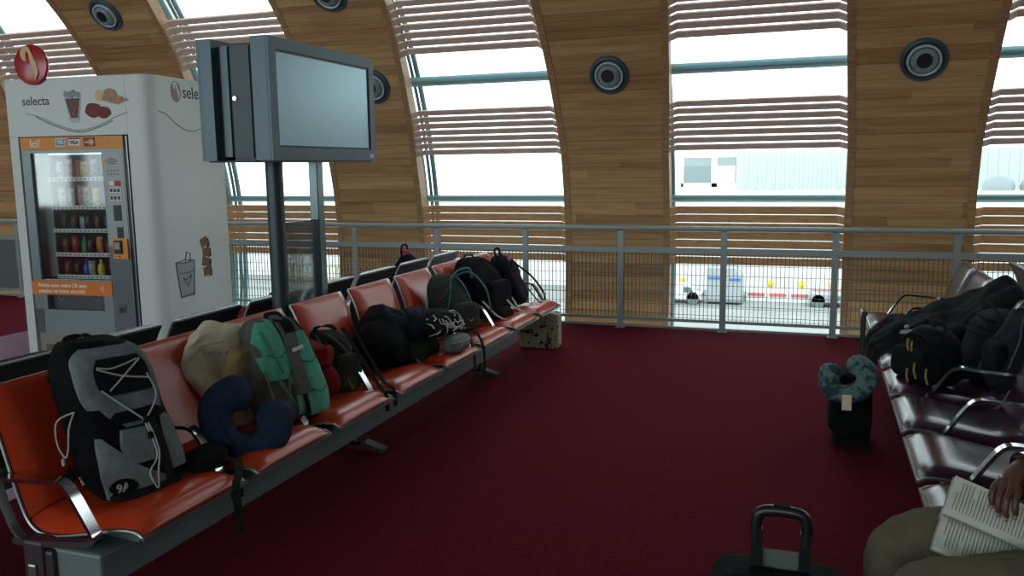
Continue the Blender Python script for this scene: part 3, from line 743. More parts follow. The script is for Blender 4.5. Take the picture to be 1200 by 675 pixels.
BD = S.patch([(.035, -.125, -.085), (.05, -.145, -.065), (.065, -.15, -.06), (.08, -.14, -.07), (.092, -.12, -.09)], .026).build('badge', BLK, o, smooth=60)
me = text_mesh('9A', .042, .0012, .001); b = MB(); p = S.p(-.105, .065, .030); b.addmesh(me, Matrix.Translation((p.x, -.133, .05)) @ Matrix.Rotation(radians(90), 4, 'Z') @ Matrix.Rotation(radians(82), 4, 'X')); b.build('lettering', CORD, BD)
cd = lambda pts, off=.03, r=.0035: S.cord(pts, r, off).build('cord', CORD, o, smooth=True)
cd([(-.11, .48), (-.05, .47), (.04, .49)], .035); cd([(-.11, .475), (-.03, .44), (.07, .415)], .035); cd([(.05, .49), (-.03, .43), (-.08, .395)], .035)
cd([(-.11, .40), (-.05, .34), (.015, .275)]); cd([(.07, .43), (.09, .36), (.07, .32), (.02, .275)])
cd([(.012, .275), (.025, .21), (.03, .14), (-.01, .09), (.01, .03)]); cd([(.022, .275), (.035, .21), (.04, .15), (.02, .08), (.015, .03)])
for zz in (.275, .22): 
    p = S.p(.018, zz, .034); MB().cyl(p-Vector((0, 0, .012)), p+Vector((0, 0, .012)), .009, n=12).build('cord_lock', BLK2, o, smooth=True)
sd = [(-.01, .47), (.0, .40), (.02, .36)]
b = S.cord([(.02, .46), (.03, .38), (.04, .34)], .004, .006, d=(0, -1, 0)); b.build('side_cord', CORD, o, smooth=True)
b = S.cord([(.06, .31), (.07, .25), (.075, .20)], .005, .006, d=(0, -1, 0)); b.build('side_cord', CORD, o, smooth=True)
cordo(o, [(-.03, -.19, .33), (-.06, -.24, .30), (-.06, -.245, .22), (-.04, -.23, .17), (-.02, -.225, .2), (-.01, -.22, .28), (-.03, -.19, .33)])
MB().cyl((-.045, -.235, .165), (-.045, -.235, .14), .007, n=10).build('cord_end', CORD, o)
strap(o, [(-.24, -.11, .535), (-.26, -.11, .555), (-.26, -.04, .56), (-.24, -.02, .54)], .022)
strap(o, [(-.2, -.12, .55), (-.28, -.16, .40), (-.24, -.2, .2), (-.12, -.2, .05)], .05, .02)
hb = soft(.20, .15, .09, .8, 3, 3, 9, .012); hb.xf(Matrix.Translation((.04, .26, .01)) @ Matrix.Rotation(.3, 4, 'Z')); hb.build('hip_belt', BLK, o, smooth='all')
strap(o, [(.05, .3, .05), (.16, .33, .045), (.26, .27, .028), (.31, .23, .01), (.325, .225, -.08), (.32, .23, -.17)], .03, up=(.3, 1, 0))
MB().box((.312, .232, -.02), (.016, .045, .03)).build('buckle', BLK2, o)

# 2 cream cotton bag over the second back
o, S = pack('tote_bag', 'crumpled cream cotton bag with grey print slumped against the second orange red back', 'bag', (-2.54, 3.22, .462), -.1, .24, .12, .46, CREAM, taper=1.7, p=6, q=2.4, seed=12, wr=.045, freq=6.5, lean=-.11, dtaper=.8)
b = soft(.24, .1, .17, .75, 3.5, 2.6, 14, .025, 9); b.xf(Matrix.Translation((.02, .05, .19))); b.build('folded_handle', TAN, o, smooth='all')
b = MB()
for k in range(9): 
    y = -.09+.026*k; p = S.p(y, .36-.008*k*.4, .003); b.box(p, (.003, .016, .011 if k % 3 else .007), (0, -.25, 0))
b.build('grey_print', SHADE, o)
b = MB(); b.tube([S.p(y, .40-.03*abs(y+.05), .004) for y in (-.16, -.12, -.08, -.03, .02)], .002, 5); b.build('grey_print', SHADE, o)
cordo(o, [(.05, .02, .30), (.07, .08, .33), (.06, .15, .32)], .006, GRY, 'handle_edge')

# 3 green backpack showing its padded back
o, S = pack('backpack', 'sea green and grey backpack, its padded harness facing out, on the second orange red seat', 'backpack', (-2.33, 3.41, .466), -.28, .42, .22, .48, GSTR, taper=.72, p=4.5, q=3.4, seed=21, wr=.01, lean=-.17)
S.patch([(.21, -.15, -.045), (.28, -.165, -.02), (.36, -.16, -.02), (.43, -.135, -.03), (.475, -.09, -.035)], .02).build('back_padding', GREEN, o, smooth=60)
S.patch([(.02, .02, .15), (.10, .02, .175), (.2, .025, .18), (.3, .045, .165), (.40, .07, .13)], .02).build('back_padding', GREEN, o, smooth=60)
S.patch([(.04, -.04, .015), (.15, -.03, .015), (.22, -.04, .02)], .012).build('back_padding', mat('pale_green_mesh', (128, 184, 172), .85), o, smooth=60)
S.patch([(.13, -.04, .05), (.2, -.03, .045), (.3, -.02, .04), (.38, -.01, .06), (.46, -.02, .07)], .034, 8).build('shoulder_strap', GSTR, o, smooth=60)
S.patch([(.41, .0, .06), (.45, -.005, .06), (.485, .005, .05)], .038, 8).build('strap_lining', BLK, o, smooth=60)
p = S.p(.03, .335, .045); MB().box(p, (.012, .075, .02), (.1, -.3, .1)).bevel(.005, 2).build('buckle', BUCK, o)
for pts in ([(-.13, .33), (-.08, .31), (-.03, .33)], [(-.12, .43), (-.1, .33), (-.08, .24)], [(.04, .28), (.10, .26), (.16, .28)], [(.06, .14), (.11, .12), (.16, .13)]): S.cord(pts, .003, .024).build('seam', mat('seam_green', (50, 112, 92), .8), o, smooth=True)
strap(o, [(-.13, -.02, .47), (-.15, -.02, .49), (-.15, .05, .49), (-.13, .06, .47)], .02)
zipper(o, S, [(.17, .05), (.185, .2), (.165, .36), (.11, .46)], r=.006, off=.004)
strap(o, [(.10, -.1, .24), (.17, -.16, .17), (.225, -.225, .08), (.23, -.26, .10), (.2, -.28, .2), (.12, -.25, .28)], .026, .005, GSTR, up=(.5, -.5, .3))

# 4 navy neck pillow
def neck_pillow(name, label, loc, nrm, roll, R0, r0, m, gap=70, seed=0, group=None):
    o = MB(); nrm = Vector(nrm).normalized(); q = nrm.to_track_quat('Z', 'Y').to_matrix().to_4x4()
    T = Matrix.Translation(loc) @ q @ Matrix.Rotation(roll, 4, 'Z')
    rows = []; A0, A1 = radians(gap/2), radians(360-gap/2); N = 44
    for i in range(-6, N+7):
        if i < 0: a = A0; e = cos((-i)/6*pi/2); sh = -sin((-i)/6*pi/2)*r0*.95
        elif i > N: a = A1; e = cos((i-N)/6*pi/2); sh = sin((i-N)/6*pi/2)*r0*.95
        else: a = A0+(A1-A0)*i/N; e = 1; sh = 0
        c = Vector((cos(a)*R0, sin(a)*R0*1.12, 0)); rad = Vector((cos(a), sin(a), 0)); tg = Vector((-sin(a), cos(a), 0))
        rr = r0*(1+.12*cos(a))*max(.02, e); row = []
        for k in range(24):
            u = 2*pi*k/24; P = c+tg*sh+rad*rr*cos(u)+Vector((0, 0, 1))*rr*.82*sin(u)
            P += noise.noise_vector(P*9+Vector((seed, 0, 0)))*.007
            row.append(T @ P)
        rows.append(row)
    o.grid(rows, closed_u=True, cap=True)
    root = thing(name, label, 'neck pillow', (0, 0, 0), group=group); body = o.build('cushion', m, root, smooth='all')
    b = MB(); b.tube([T @ Vector((cos(a)*R0, sin(a)*R0*1.12, r0*.80)) for a in [A0+(A1-A0)*k/20 for k in range(21)]], .003, 5); b.build('seam', m, root, smooth=True)
    return root, T
neck_pillow('neck_pillow', 'navy blue horseshoe neck pillow on the second orange red seat', (-2.24, 2.92, .600), (.78, -.5, .38), radians(50), .118, .074, NAVYC, 95, 2, 'neck pillows')

# 5 red fleece and dark olive pack
o = thing('fleece_jacket', 'crumpled dark red fleece stuffed behind the sea green backpack', 'jacket', (-2.42, 3.72, .464), (0, 0, -.1))
soft(.30, .24, .31, .8, 3, 2.6, 31, .035, 6, lean=-.06).build('bundle', REDC, o, smooth='all')
b = soft(.2, .12, .12, .8, 3, 2.4, 33, .03, 8); b.xf(Matrix.Translation((.05, .0, .17))); b.build('sleeve', REDC, o, smooth='all')
o, S = pack('backpack', 'small dark olive backpack with hanging straps leaning on the crumpled red fleece', 'backpack', (-2.36, 3.93, .466), -.35, .26, .2, .31, OLIVE, taper=.8, p=4, q=3, seed=41, wr=.018, lean=-.16)
pocket(o, S, .03, .0, .2, .17, .07, OLIVE, 42)
strap(o, [(-.15, -.06, .30), (-.16, -.05, .33), (-.15, .04, .33), (-.14, .07, .30)], .022)
strap(o, [(-.02, .09, .33), (.08, .1, .2), (.2, .1, .06), (.255, .12, .02), (.27, .12, -.07)], .022, up=(.2, 1, 0)); strap(o, [(-.02, .02, .34), (.12, .03, .18), (.24, .045, .04), (.275, .05, .01), (.285, .05, -.08)], .022, up=(.2, 1, 0))
zipper(o, S, [(-.09, .2), (-.08, .3), (0, .34), (.08, .3), (.09, .2)], GRY)
S.cord([(-.06, .32), (.0, .25), (.05, .16)], .01, .012).build('strap_edge', mat('olive_web', (70, 74, 62), .8), o, smooth=True)

# 6 dark heap with patterned cloth and grey pouch
o = thing('jacket_heap', 'heap of black jackets slumped over the fourth and fifth orange red seats', 'jackets', (-2.43, 4.66, .462), (0, 0, .0), 'bags on the orange red bench')
b = soft(.78, .40, .33, .62, 2.4, 2.3, 51, .05, 5, lean=-.07); b.build('bundle', BLK, o, smooth='all')
b = soft(.45, .3, .16, .7, 2.5, 2.3, 52, .035, 6); b.xf(Matrix.Translation((.05, .2, .14)) @ Matrix.Rotation(.2, 4, 'X')); b.build('folded_jacket', NVY2, o, smooth='all')
b = soft(.42, .2, .14, .7, 2.5, 2.3, 53, .03, 6); b.xf(Matrix.Translation((.12, .12, .0))); b.build('folded_jacket', cloth('dark_green_cloth', (38, 46, 40)), o, smooth='all')
strap(o, [(.12, .42, .12), (.25, .45, .1), (.33, .46, .035), (.345, .47, -.1), (.34, .47, -.27)], .025, up=(.2, 1, 0))
o, S = pack('scarf', 'black scarf patterned with white squiggles lying on the heap of black jackets', 'scarf', (-2.19, 4.90, .60), -.1, .48, .2, .15, BLK2, taper=.8, p=2.6, q=2.4, seed=61, wr=.025, lean=-.05)
rnd = random.Random(5); b = MB()
for k in range(18):
    y, z = rnd.uniform(-.18, .16), rnd.uniform(.02, .12); a = rnd.uniform(0, 6.3); P = []
    for j in range(6):
        P.append((max(-.2, min(.19, y)), max(.012, min(.135, z)))); y += .022*cos(a); z += .016*sin(a); a += rnd.uniform(-.2, .9)
    S.cord(P, .0042, .003, 3, b=b)
b.build('white_squiggles', BUCK, o, smooth=True)
o = thing('pouch', 'small grey zipped pouch below the black and white scarf', 'pouch', (-2.125, 4.92, .487), (0, 0, -.15))
bd = soft(.28, .11, .115, .85, 3, 3, 71, .008); bd = bd.build('body', mat('pouch_grey', (92, 98, 98), .6, noise_amt=.15), o, smooth='all'); S = Surf(bd)
zipper(o, S, [(-.12, .075), (0, .07), (.12, .075)], CORD, .003); MB().box(S.p(-.03, .055, .006), (.004, .012, .03)).build('zip_pull', CORD, o)
strap(o, [(.03, .12, .1), (.05, .17, .09), (.07, .2, .03), (.085, .21, -.06), (.08, .21, -.24)], .02, up=(.2, 1, 0))

# 7 grey backpack with teal piping
o, S = pack('backpack', 'dark grey backpack with teal piping on the sixth orange red seat', 'backpack', (-2.40, 5.56, .466), -.4, .40, .27, .42, DGRY, taper=.66, p=3.6, q=3, seed=81, wr=.014, lean=-.12)
pocket(o, S, .03, .02, .28, .2, .07, mat('charcoal', (46, 52, 52), .85), 82)
for pts in ([(-.16, .05), (-.12, .2), (-.06, .33), (.0, .40)], [(.16, .06), (.15, .2), (.10, .33), (.03, .40)], [(.06, .38), (.12, .27), (.18, .1)]): S.cord(pts, .0055, .008).build('piping', TEALP, o, smooth=True)
S.cord([(-.15, .26), (-.08, .33), (-.02, .36)], .004, .006).build('red_seam', mat('red_seam', (130, 50, 52), .7), o, smooth=True)
cordo(o, [(.02, -.06, .40), (.06, -.03, .46), (.08, .06, .47), (.06, .11, .40)], .009, TEALP, 'handle')
cordo(o, [(.0, .02, .42), (.08, .08, .44), (.16, .15, .32), (.17, .19, .15)], .007, TEALP, 'handle')
b = MB(); p = S.p(.0, .12, .02); b.tube([(p.x+.02, .0, .12), (p.x+.025, .025, .10), (p.x+.02, .05, .115)], .004, 6, smooth=4); b.build('zip_pull', CORD, o, smooth=True)

# 8 big black backpack, 9 navy backpack
o, S = pack('backpack', 'bulky black backpack between the teal piped one and the navy one', 'backpack', (-2.43, 6.25, .466), -.15, .60, .33, .47, BLK, taper=.68, p=3.6, q=3, seed=91, wr=.02, lean=-.13)
pocket(o, S, .04, .05, .36, .26, .08, BLK2, 92)
zipper(o, S, [(-.22, .15), (-.2, .32), (-.06, .45), (.1, .44), (.2, .3)], BLK2)
b = MB().box(S.p(-.02, .27, .012), (.006, .06, .028)); b.build('patch', GRY, o); MB().box(S.p(.0, .185, .03), (.006, .07, .012), (.3, 0, 0)).build('reflector', CORD, o)
strap(o, [(.10, .10, .16), (.19, .12, .07), (.27, .15, .035), (.31, .17, -.02)], .024, .004, CORD, up=(.2, 1, 0)); strap(o, [(.08, -.2, .16), (.2, -.2, .06), (.28, -.19, .03)], .02, .004, CORD, up=(.2, 1, 0))
strap(o, [(-.16, -.05, .46), (-.17, -.04, .485), (-.16, .05, .485), (-.15, .06, .46)], .022)
b = soft(.3, .1, .1, .8, 3, 3, 95, .015); b.xf(Matrix.Translation((.17, -.05, 0))); b.build('lower_pocket', BLK2, o, smooth='all')
o, S = pack('backpack', 'navy backpack with a pink tag on the last orange red seat', 'backpack', (-2.42, 6.90, .466), .1, .42, .30, .43, NVY2, taper=.62, p=3.4, q=3, seed=101, wr=.014, lean=-.12)
zipper(o, S, [(-.18, .12), (-.15, .28), (-.02, .38), (.1, .33), (.17, .15)], BLK2, .007)
cordo(o, [(-.12, -.12, .40), (-.14, -.13, .48), (-.12, -.07, .49), (-.1, -.05, .41)], .01, WEB, 'handle')
b = MB().box(S.p(-.06, .405, .006), (.012, .06, .035), (0, -.6, 0)); b.build('tag', PINK, o)
strap(o, [(-.02, .17, .33), (.1, .23, .22), (.2, .25, .08), (.22, .24, .0)], .03, .005, up=(.3, 1, 0)); strap(o, [(.14, -.08, .15), (.22, -.07, .05), (.27, -.05, .015), (.295, -.05, -.06)], .02, up=(.2, 1, 0))
MB().box((.215, .245, .06), (.02, .035, .03)).build('buckle', BUCK, o)
# 10 printed shopping bag on the floor
o = thing('shopping_bag', 'cream shopping bag printed with black Paris drawings on the carpet at the bench end', 'bag', (-2.335, 7.36, 0), (0, 0, .08))
PB = bpy.data.materials.new('paris_print'); PB.use_nodes = True; nt = PB.node_tree; bs = nt.nodes['Principled BSDF']; bs.inputs['Roughness'].default_value = .7
tc = nt.nodes.new('ShaderNodeTexCoord'); ns = nt.nodes.new('ShaderNodeTexNoise'); ns.inputs['Scale'].default_value = 16; ns.inputs['Detail'].default_value = 3; rp = nt.nodes.new('ShaderNodeValToRGB')
rp.color_ramp.elements[0].position = .0; rp.color_ramp.elements[0].color = (*lin((178, 176, 142)), 1); rp.color_ramp.elements[1].position = 1.; rp.color_ramp.elements[1].color = (*lin((178, 176, 142)), 1)
for pos, c in ((.455, (178, 176, 142)), (.47, (58, 60, 52)), (.49, (178, 176, 142)), (.60, (178, 176, 142)), (.615, (40, 42, 38)), (.70, (40, 42, 38))):
    e = rp.color_ramp.elements.new(pos); e.color = (*lin(c), 1)
nt.links.new(tc.outputs['Object'], ns.inputs['Vector']); nt.links.new(ns.outputs['Fac'], rp.inputs['Fac']); nt.links.new(rp.outputs['Color'], bs.inputs['Base Color'])
b = soft(.16, .38, .33, .98, 12, 9, 111, .008, 6); b.build('body', PB, o, smooth=50)
me = text_mesh('PARIS', .05, .002, .001); b = MB(); b.addmesh(me, Matrix.Translation((-.165, -.088, .14)) @ Matrix.Rotation(radians(90), 4, 'X')); b.build('lettering', mat('black_print', (24, 24, 24), .6), o)
b = MB()
for p0, p1 in (((.07, .02), (.10, .13)), ((.13, .02), (.10, .13)), ((.082, .05), (.118, .05)), ((.09, .085), (.11, .085)), ((.10, .13), (.10, .165))): b.tube([(p0[0]-.01, -.087, p0[1]), (p1[0]-.01, -.087, p1[1])], .005, 5)
b.build('tower_print', mat('black_print', (24, 24, 24), .6), o)
for y in (-.05, .05): strap(o, [(-.08, y, .32), (-.07, y*1.3, .42), (.07, y*1.3, .42), (.08, y, .32)], .02, .003, CREAM, up=(0, 1, 0), name='handle')
# 11 bags on the bench behind
o, S = pack('backpack', 'black backpack with a pink loop peeking over the far dark seat backs', 'backpack', (-3.33, 6.52, .466), pi, .42, .26, .46, BLK, taper=.5, p=3, q=3, seed=121, wr=.016, lean=-.08, group=None)
cordo(o, [(-.06, -.05, .45), (-.06, -.03, .53), (-.06, .06, .53), (-.06, .07, .45)], .009, WEB, 'handle')
b = MB().box((-.06, .02, .475), (.05, .08, .05)); b.bevel(.012, 2); b.build('lining', PINK, o)
o, S = pack('shoulder_bag', 'dark grey bag just showing above a dark seat back near the screen posts', 'bag', (-3.32, 4.66, .466), pi, .34, .22, .42, DGRY, taper=.6, p=2.6, q=2.6, seed=131, wr=.03, lean=-.10, group=None)
strap(o, [(-.05, -.12, .36), (-.1, -.04, .44), (-.1, .06, .44), (-.05, .13, .36)], .03)
# ------------------------------------------------------------------ the dark plum bench: bags, rolling cases, reader
o = thing('coat', 'long black coat draped from the plum seat back down to the seat front', 'coat', (0, 0, 0))
path = [(1.14, 5.45, .72, .22), (1.12, 5.45, .86, .24), (1.06, 5.47, .90, .27), (.97, 5.60, .83, .32), (.86, 5.74, .71, .40), (.74, 5.88, .64, .48), (.60, 5.95, .58, .52), (.49, 5.98, .53, .47), (.405, 5.98, .46, .40), (.375, 5.98, .37, .34)]
b = MB(); rows = []
sp = spline([Vector(p[:3]) for p in path], 5); hw = [v.x for v in spline([Vector((p[3], 0, 0)) for p in path], 5)]
for i, (c, w_) in enumerate(zip(sp, hw)):
    t = (sp[min(i+1, len(sp)-1)]-sp[max(i-1, 0)]).normalized(); n = Vector((0, 1, 0)).cross(t).normalized()
    if n.z < -.1 and i > 12: n = -n
    if n.x > 0 and i <= 8: pass
    row = []
    for k in range(41):
        s = -1+2*k/40; f = .016*sin(s*9+i*.17+2*noise.noise(Vector((s*2, i*.1, 5))))+.05*noise.noise(Vector((s*2.2, i*.11, 2)))+.02*noise.noise(Vector((s*6, i*.3, 4)))
        hgt = .10*(1-abs(s)**3)
        row.append(c+Vector((0, s*w_, 0))+n*0+Vector((-.4 if i > 30 else 0, 0, 1)).normalized()*(hgt+f-.03))
    for k in range(40, -1, -1):
        s = -1+2*k/40; row.append(c+Vector((0, s*w_*.96, 0))+Vector((0, 0, -.035)))
    rows.append(row)
b.grid(rows, closed_u=True, cap=True); b.build('cloth', BLK, o, smooth='all')
b = soft(.36, .26, .12, .6, 2.4, 2.2, 203, .03, 8); b.xf(Matrix.Translation((.66, 5.62, .61))); b.build('sleeve', BLK, o, smooth='all')
MB().cyl((.56, 5.56, .66), (.545, 5.55, .665), .012, n=14).build('button', CORD, o)
def rpack(name, label, cat, loc, rz, w, d, h, m, **k): return pack(name, label, cat, loc, rz, w, d, h, m, group='bags on the dark plum bench', **k)
GOLDP = mat('gold_cord', (150, 128, 72), .5)
o, S = rpack('backpack', 'black backpack with beige cord zip pulls on the plum bench', 'backpack', (.60, 4.98, .462), pi+.5, .44, .26, .31, BLK, taper=.72, p=2.8, q=2.6, seed=211, wr=.014, lean=-.03)
pocket(o, S, .03, .0, .3, .17, .07, BLK2, 212)
zipper(o, S, [(-.2, .1), (-.16, .2), (0, .27), (.16, .2), (.2, .1)], BLK2, .006)
for y, z in ((.0, .24), (.03, .23), (.1, .13), (.16, .11), (.05, .09)):
    p = S.p(y, z, .018); cordo(o, [p+Vector((.02, 0, .01)), p+Vector((.03, .012, -.03)), p+Vector((.022, .02, -.07))], .006, GOLDP, 'zip_pull')
MB().box(S.p(-.12, .26, .008), (.006, .09, .022), (.25, -.5, 0)).build('logo_patch', SHADE, o)
strap(o, [(-.03, .0, .30), (-.03, .02, .335), (-.03, .08, .335), (-.03, .1, .30)], .022)
o, S = rpack('duffel_bag', 'dark ribbed duffel bag behind the backpack with beige pulls', 'bag', (.88, 5.17, .466), pi+.1, .38, .24, .38, cloth('charcoal_nylon', (30, 35, 42)), taper=.9, p=3.6, q=3, seed=221, wr=.012, lean=-.1)
for z in (.33, .29, .25): S.cord([(-.17, z), (-.09, z+.012), (.09, z+.012), (.17, z)], .008, .003).build('rib', BLK2, o, smooth=True)
strap(o, [(-.05, -.14, .36), (-.03, -.1, .41), (-.03, .1, .41), (-.05, .14, .36)], .03)
o, S = rpack('backpack', 'tall black backpack leaning against the plum back beside the ribbed duffel', 'backpack', (.95, 4.88, .466), pi+.15, .40, .24, .48, cloth('blue_black_nylon', (29, 33, 40)), taper=.7, p=3, q=2.8, seed=231, wr=.02, lean=-.16)
pocket(o, S, .05, .0, .26, .22, .07, BLK, 232); zipper(o, S, [(-.15, .15), (-.13, .34), (0, .44), (.12, .34), (.15, .15)], mat('zip_grey', (60, 66, 76), .5), .006)
strap(o, [(-.15, -.05, .49), (-.16, -.03, .55), (-.15, .05, .55), (-.14, .07, .49)], .022)
S.cord([(-.1, .42), (-.12, .25), (-.1, .08)], .012, .014).build('strap_edge', mat('violet_web', (58, 48, 68), .8), o, smooth=True)

def roller(name, label, loc, rz, w, d, h, pole_w, z1, seed, group, mesh=BLK, grip=.5):
    o = thing(name, label, 'suitcase', loc, (0, 0, rz), group)
    b = soft(w, d, h, .97, 9, 6, seed, .006, 8, rows=30); b.xf(Matrix.Translation((0, 0, .045))); bd = b.build('body', mesh, o, smooth='all'); S = Surf(bd)
    return o, S
# small case with the patterned pillow on it
o, S = roller('rolling_suitcase', 'small black rolling suitcase with raised handle standing before the plum bench', (.245, 5.30, 0), pi+.05, .34, .22, .40, .1, .78, 241, 'black rolling suitcases')
for x in (-.0,):
    pass
b = MB()
for y in (-.045, .045): b.cyl((-.05, y, .42), (-.05, y, .77), .010, n=12)
b.bx(-.065, -.035, -.056, .056, .765, .795); b.bevel(.006, 2); b.build('telescopic_handle', mat('handle_metal', (62, 72, 72), .3, .6), o)
for sx in (-1, 1):
    MB().cyl((-.08, sx*.16-.014, .03), (-.08, sx*.16+.014, .03), .03, n=18).build('wheel', BLK2, o, smooth=True)
pocket(o, S, .08, .0, .28, .24, .06, BLK2, 243); strap(o, [(.0, -.08, .43), (.0, -.05, .465), (.0, .05, .465), (.0, .08, .43)], .025, name='carry_handle')
MB().bx(-.1, .1, -.15, .15, .02, .06).build('chassis', BLK2, o)
TP = bpy.data.materials.new('teal_pattern'); TP.use_nodes = True; nt = TP.node_tree; bs = nt.nodes['Principled BSDF']; bs.inputs['Roughness'].default_value = .85
tc = nt.nodes.new('ShaderNodeTexCoord'); ns = nt.nodes.new('ShaderNodeTexNoise'); ns.inputs['Scale'].default_value = 14; ns.inputs['Distortion'].default_value = 1.6; rp = nt.nodes.new('ShaderNodeValToRGB')
rp.color_ramp.elements[0].position = .44; rp.color_ramp.elements[0].color = (*lin((30, 62, 72)), 1); rp.color_ramp.elements[1].position = .56; rp.color_ramp.elements[1].color = (*lin((94, 122, 118)), 1)
nt.links.new(tc.outputs['Object'], ns.inputs['Vector']); nt.links.new(ns.outputs['Fac'], rp.inputs['Fac']); nt.links.new(rp.outputs['Color'], bs.inputs['Base Color'])
np_, T = neck_pillow('neck_pillow', 'teal patterned neck pillow with white label on the small black suitcase', (.215, 5.07, .435), (-.10, -.85, .5), radians(114), .092, .06, TP, 96, 7, 'neck pillows')
lb = MB().box((.0, .0, 0), (.05, .085, .003)); lb.xf(T @ Matrix.Translation((-.142, .055, .045)) @ Matrix.Rotation(radians(-112), 4, 'Z') @ Matrix.Rotation(.2, 4, 'X')); lb.build('care_label', CREAM, np_)

# the case at the bottom edge of the photo
o, S = roller('rolling_suitcase', 'black rolling suitcase with raised grip handle at the bottom edge of the photo', (-.055, 2.37, 0), -pi*.5, .40, .24, .47, .1, .73, 251, 'black rolling suitcases')
HG = mat('handle_black', (24, 28, 28), .35)
for y in (-.066, .066): MB().bx(-.024, .004, y-.015, y+.015, .46, .635).build('handle_tube', mat('handle_tube', (34, 40, 40), .3, .3), o)
b = MB(); b.tube([(-.01, -.067, .60), (-.01, -.067, .655), (-.01, -.052, .684), (-.01, 0, .69), (-.01, .052, .684), (-.01, .067, .655), (-.01, .067, .60)], .0165, 12, smooth=6); b.build('grip', HG, o, smooth=True)
MB().bx(-.02, .0, -.022, .022, .702, .709).build('release_button', BLK2, o)
b = MB(); b.bx(-.028, -.012, -.05, .05, .46, .57); b.bevel(.005, 2); b.build('address_panel', mat('panel_grey_cloth', (88, 96, 92), .7, noise_amt=.15, noise_scale=8), o)
b = soft(.34, .13, .035, .8, 3, 3, 255, .006); b.xf(Matrix.Translation((.045, .0, .495))); b.build('top_pocket', BLK, o, smooth='all')
pocket(o, S, .1, .0, .3, .3, .06, BLK2, 253); zipper(o, S, [(-.18, .38), (-.1, .45), (.1, .45), (.18, .38)], BLK2)
for sy in (-1, 1):
    MB().cyl((-.09, sy*.17-.014, .032), (-.09, sy*.17+.014, .032), .032, n=18).build('wheel', BLK2, o, smooth=True)
MB().bx(-.11, .11, -.17, .17, .02, .06).build('chassis', BLK2, o)
MB().box(S.p(.13, .45, .01), (.006, .03, .012), (0, 0, .3)).build('zip_pull', SILVER, o)

# ---- the reader
SKIN = mat('dark_skin', (88, 58, 44), .5, noise_amt=.1, noise_scale=14); NAIL = mat('nail', (150, 118, 104), .35)
V = []; E_ = []; RD = []
def node(p, r, par=None):
    V.append(Vector(p)); RD.append(r)
    if par is not None: E_.append((par, len(V)-1))
    return len(V)-1
YB = 2.46
pel = node((.88, YB, .585), .125)
wai = node((.93, YB, .73), .115, pel); che = node((.935, YB, .93), .135, wai); ups = node((.91, YB, 1.05), .105, che); nek = node((.875, YB, 1.14), .052, ups); nk2 = node((.84, YB, 1.19), .052, nek)
hd1 = node((.80, YB, 1.25), .082, nk2); hd2 = node((.785, YB, 1.32), .088, hd1); hd3 = node((.80, YB, 1.38), .062, hd2)
for s, kx, ky, kz in ((-1, .27, 2.27, .555), (1, .245, 2.58, .56)):
    h = node((.86, YB+s*.095, .565), .098, pel); m_ = node((.58, (YB+s*.095+ky)/2, .575), .086, h); k_ = node((kx, ky, kz), .062, m_)
    c_ = node((kx+.015, ky, .36), .056, k_); an = node((kx+.05, ky, .10), .036, c_); ft = node((kx-.02, ky, .05), .04, an); to = node((kx-.11, ky, .04), .033, ft)
ARMS = {}
for s, el, wr in ((-1, (.80, 2.10, .74), (.63, 2.25, .665)), (1, (.88, 2.80, .84), (.55, 2.535, .832))):
    sh = node((.90, YB+s*.175, 1.03), .062, ups); e_ = node(el, .045, sh); mid = node(Vector(el).lerp(Vector(wr), .5), .041, e_); w_ = node(wr, .029, mid); ARMS[s] = w_
def hand(wi, dirs, up, thumb_side):
    """palm and five fingers grown from wrist node wi; dirs: pointing direction of the fingers, up: back of the hand"""
    w0 = V[wi]; d = Vector(dirs).normalized(); u = Vector(up); u = (u-d*u.dot(d)).normalized(); sd = d.cross(u)*thumb_side
    pm = node(w0+d*.045, (.024, .024), wi)
    fs = []
    for j, (off, L) in enumerate(((.031, .070), (.0105, .078), (-.0105, .073), (-.031, .058))):
        kn = node(w0+d*(.094-.004*abs(j-1))+sd*off+u*.006, .0112, pm)
        a = node(V[kn]+d*L*.42+u*-.006*1, .0092, kn); c = V[a]+d*L*.24-u*L*.24; b2 = node(c, .0086, a); e2 = node(c+d*L*.07-u*L*.28, .0072, b2); fs.append((V[e2].copy(), d, u))
    tb = node(w0+d*.03+sd*.034-u*.006, .0135, pm); t1 = node(w0+d*.062+sd*.055-u*.016, .0105, tb); t2 = node(w0+d*.085+sd*.058-u*.03, .0085, t1); fs.append((V[t2].copy(), d, u))
    return fs
FR = hand(ARMS[1], (-.45, -.72, -.52), (-.35, -.4, .8), -1)
FL = hand(ARMS[-1], (-.55, .65, -.02), (-.1, -.35, .8), 1)
person_me = skin_mesh(V, E_, RD, 2)
b = MB(); b.addmesh(person_me); pb = b.build('person', SKIN, None, smooth='all'); PR = pb
tag(PR, 'seated person in olive trousers and teal shirt reading an open book, right bottom corner', 'person')
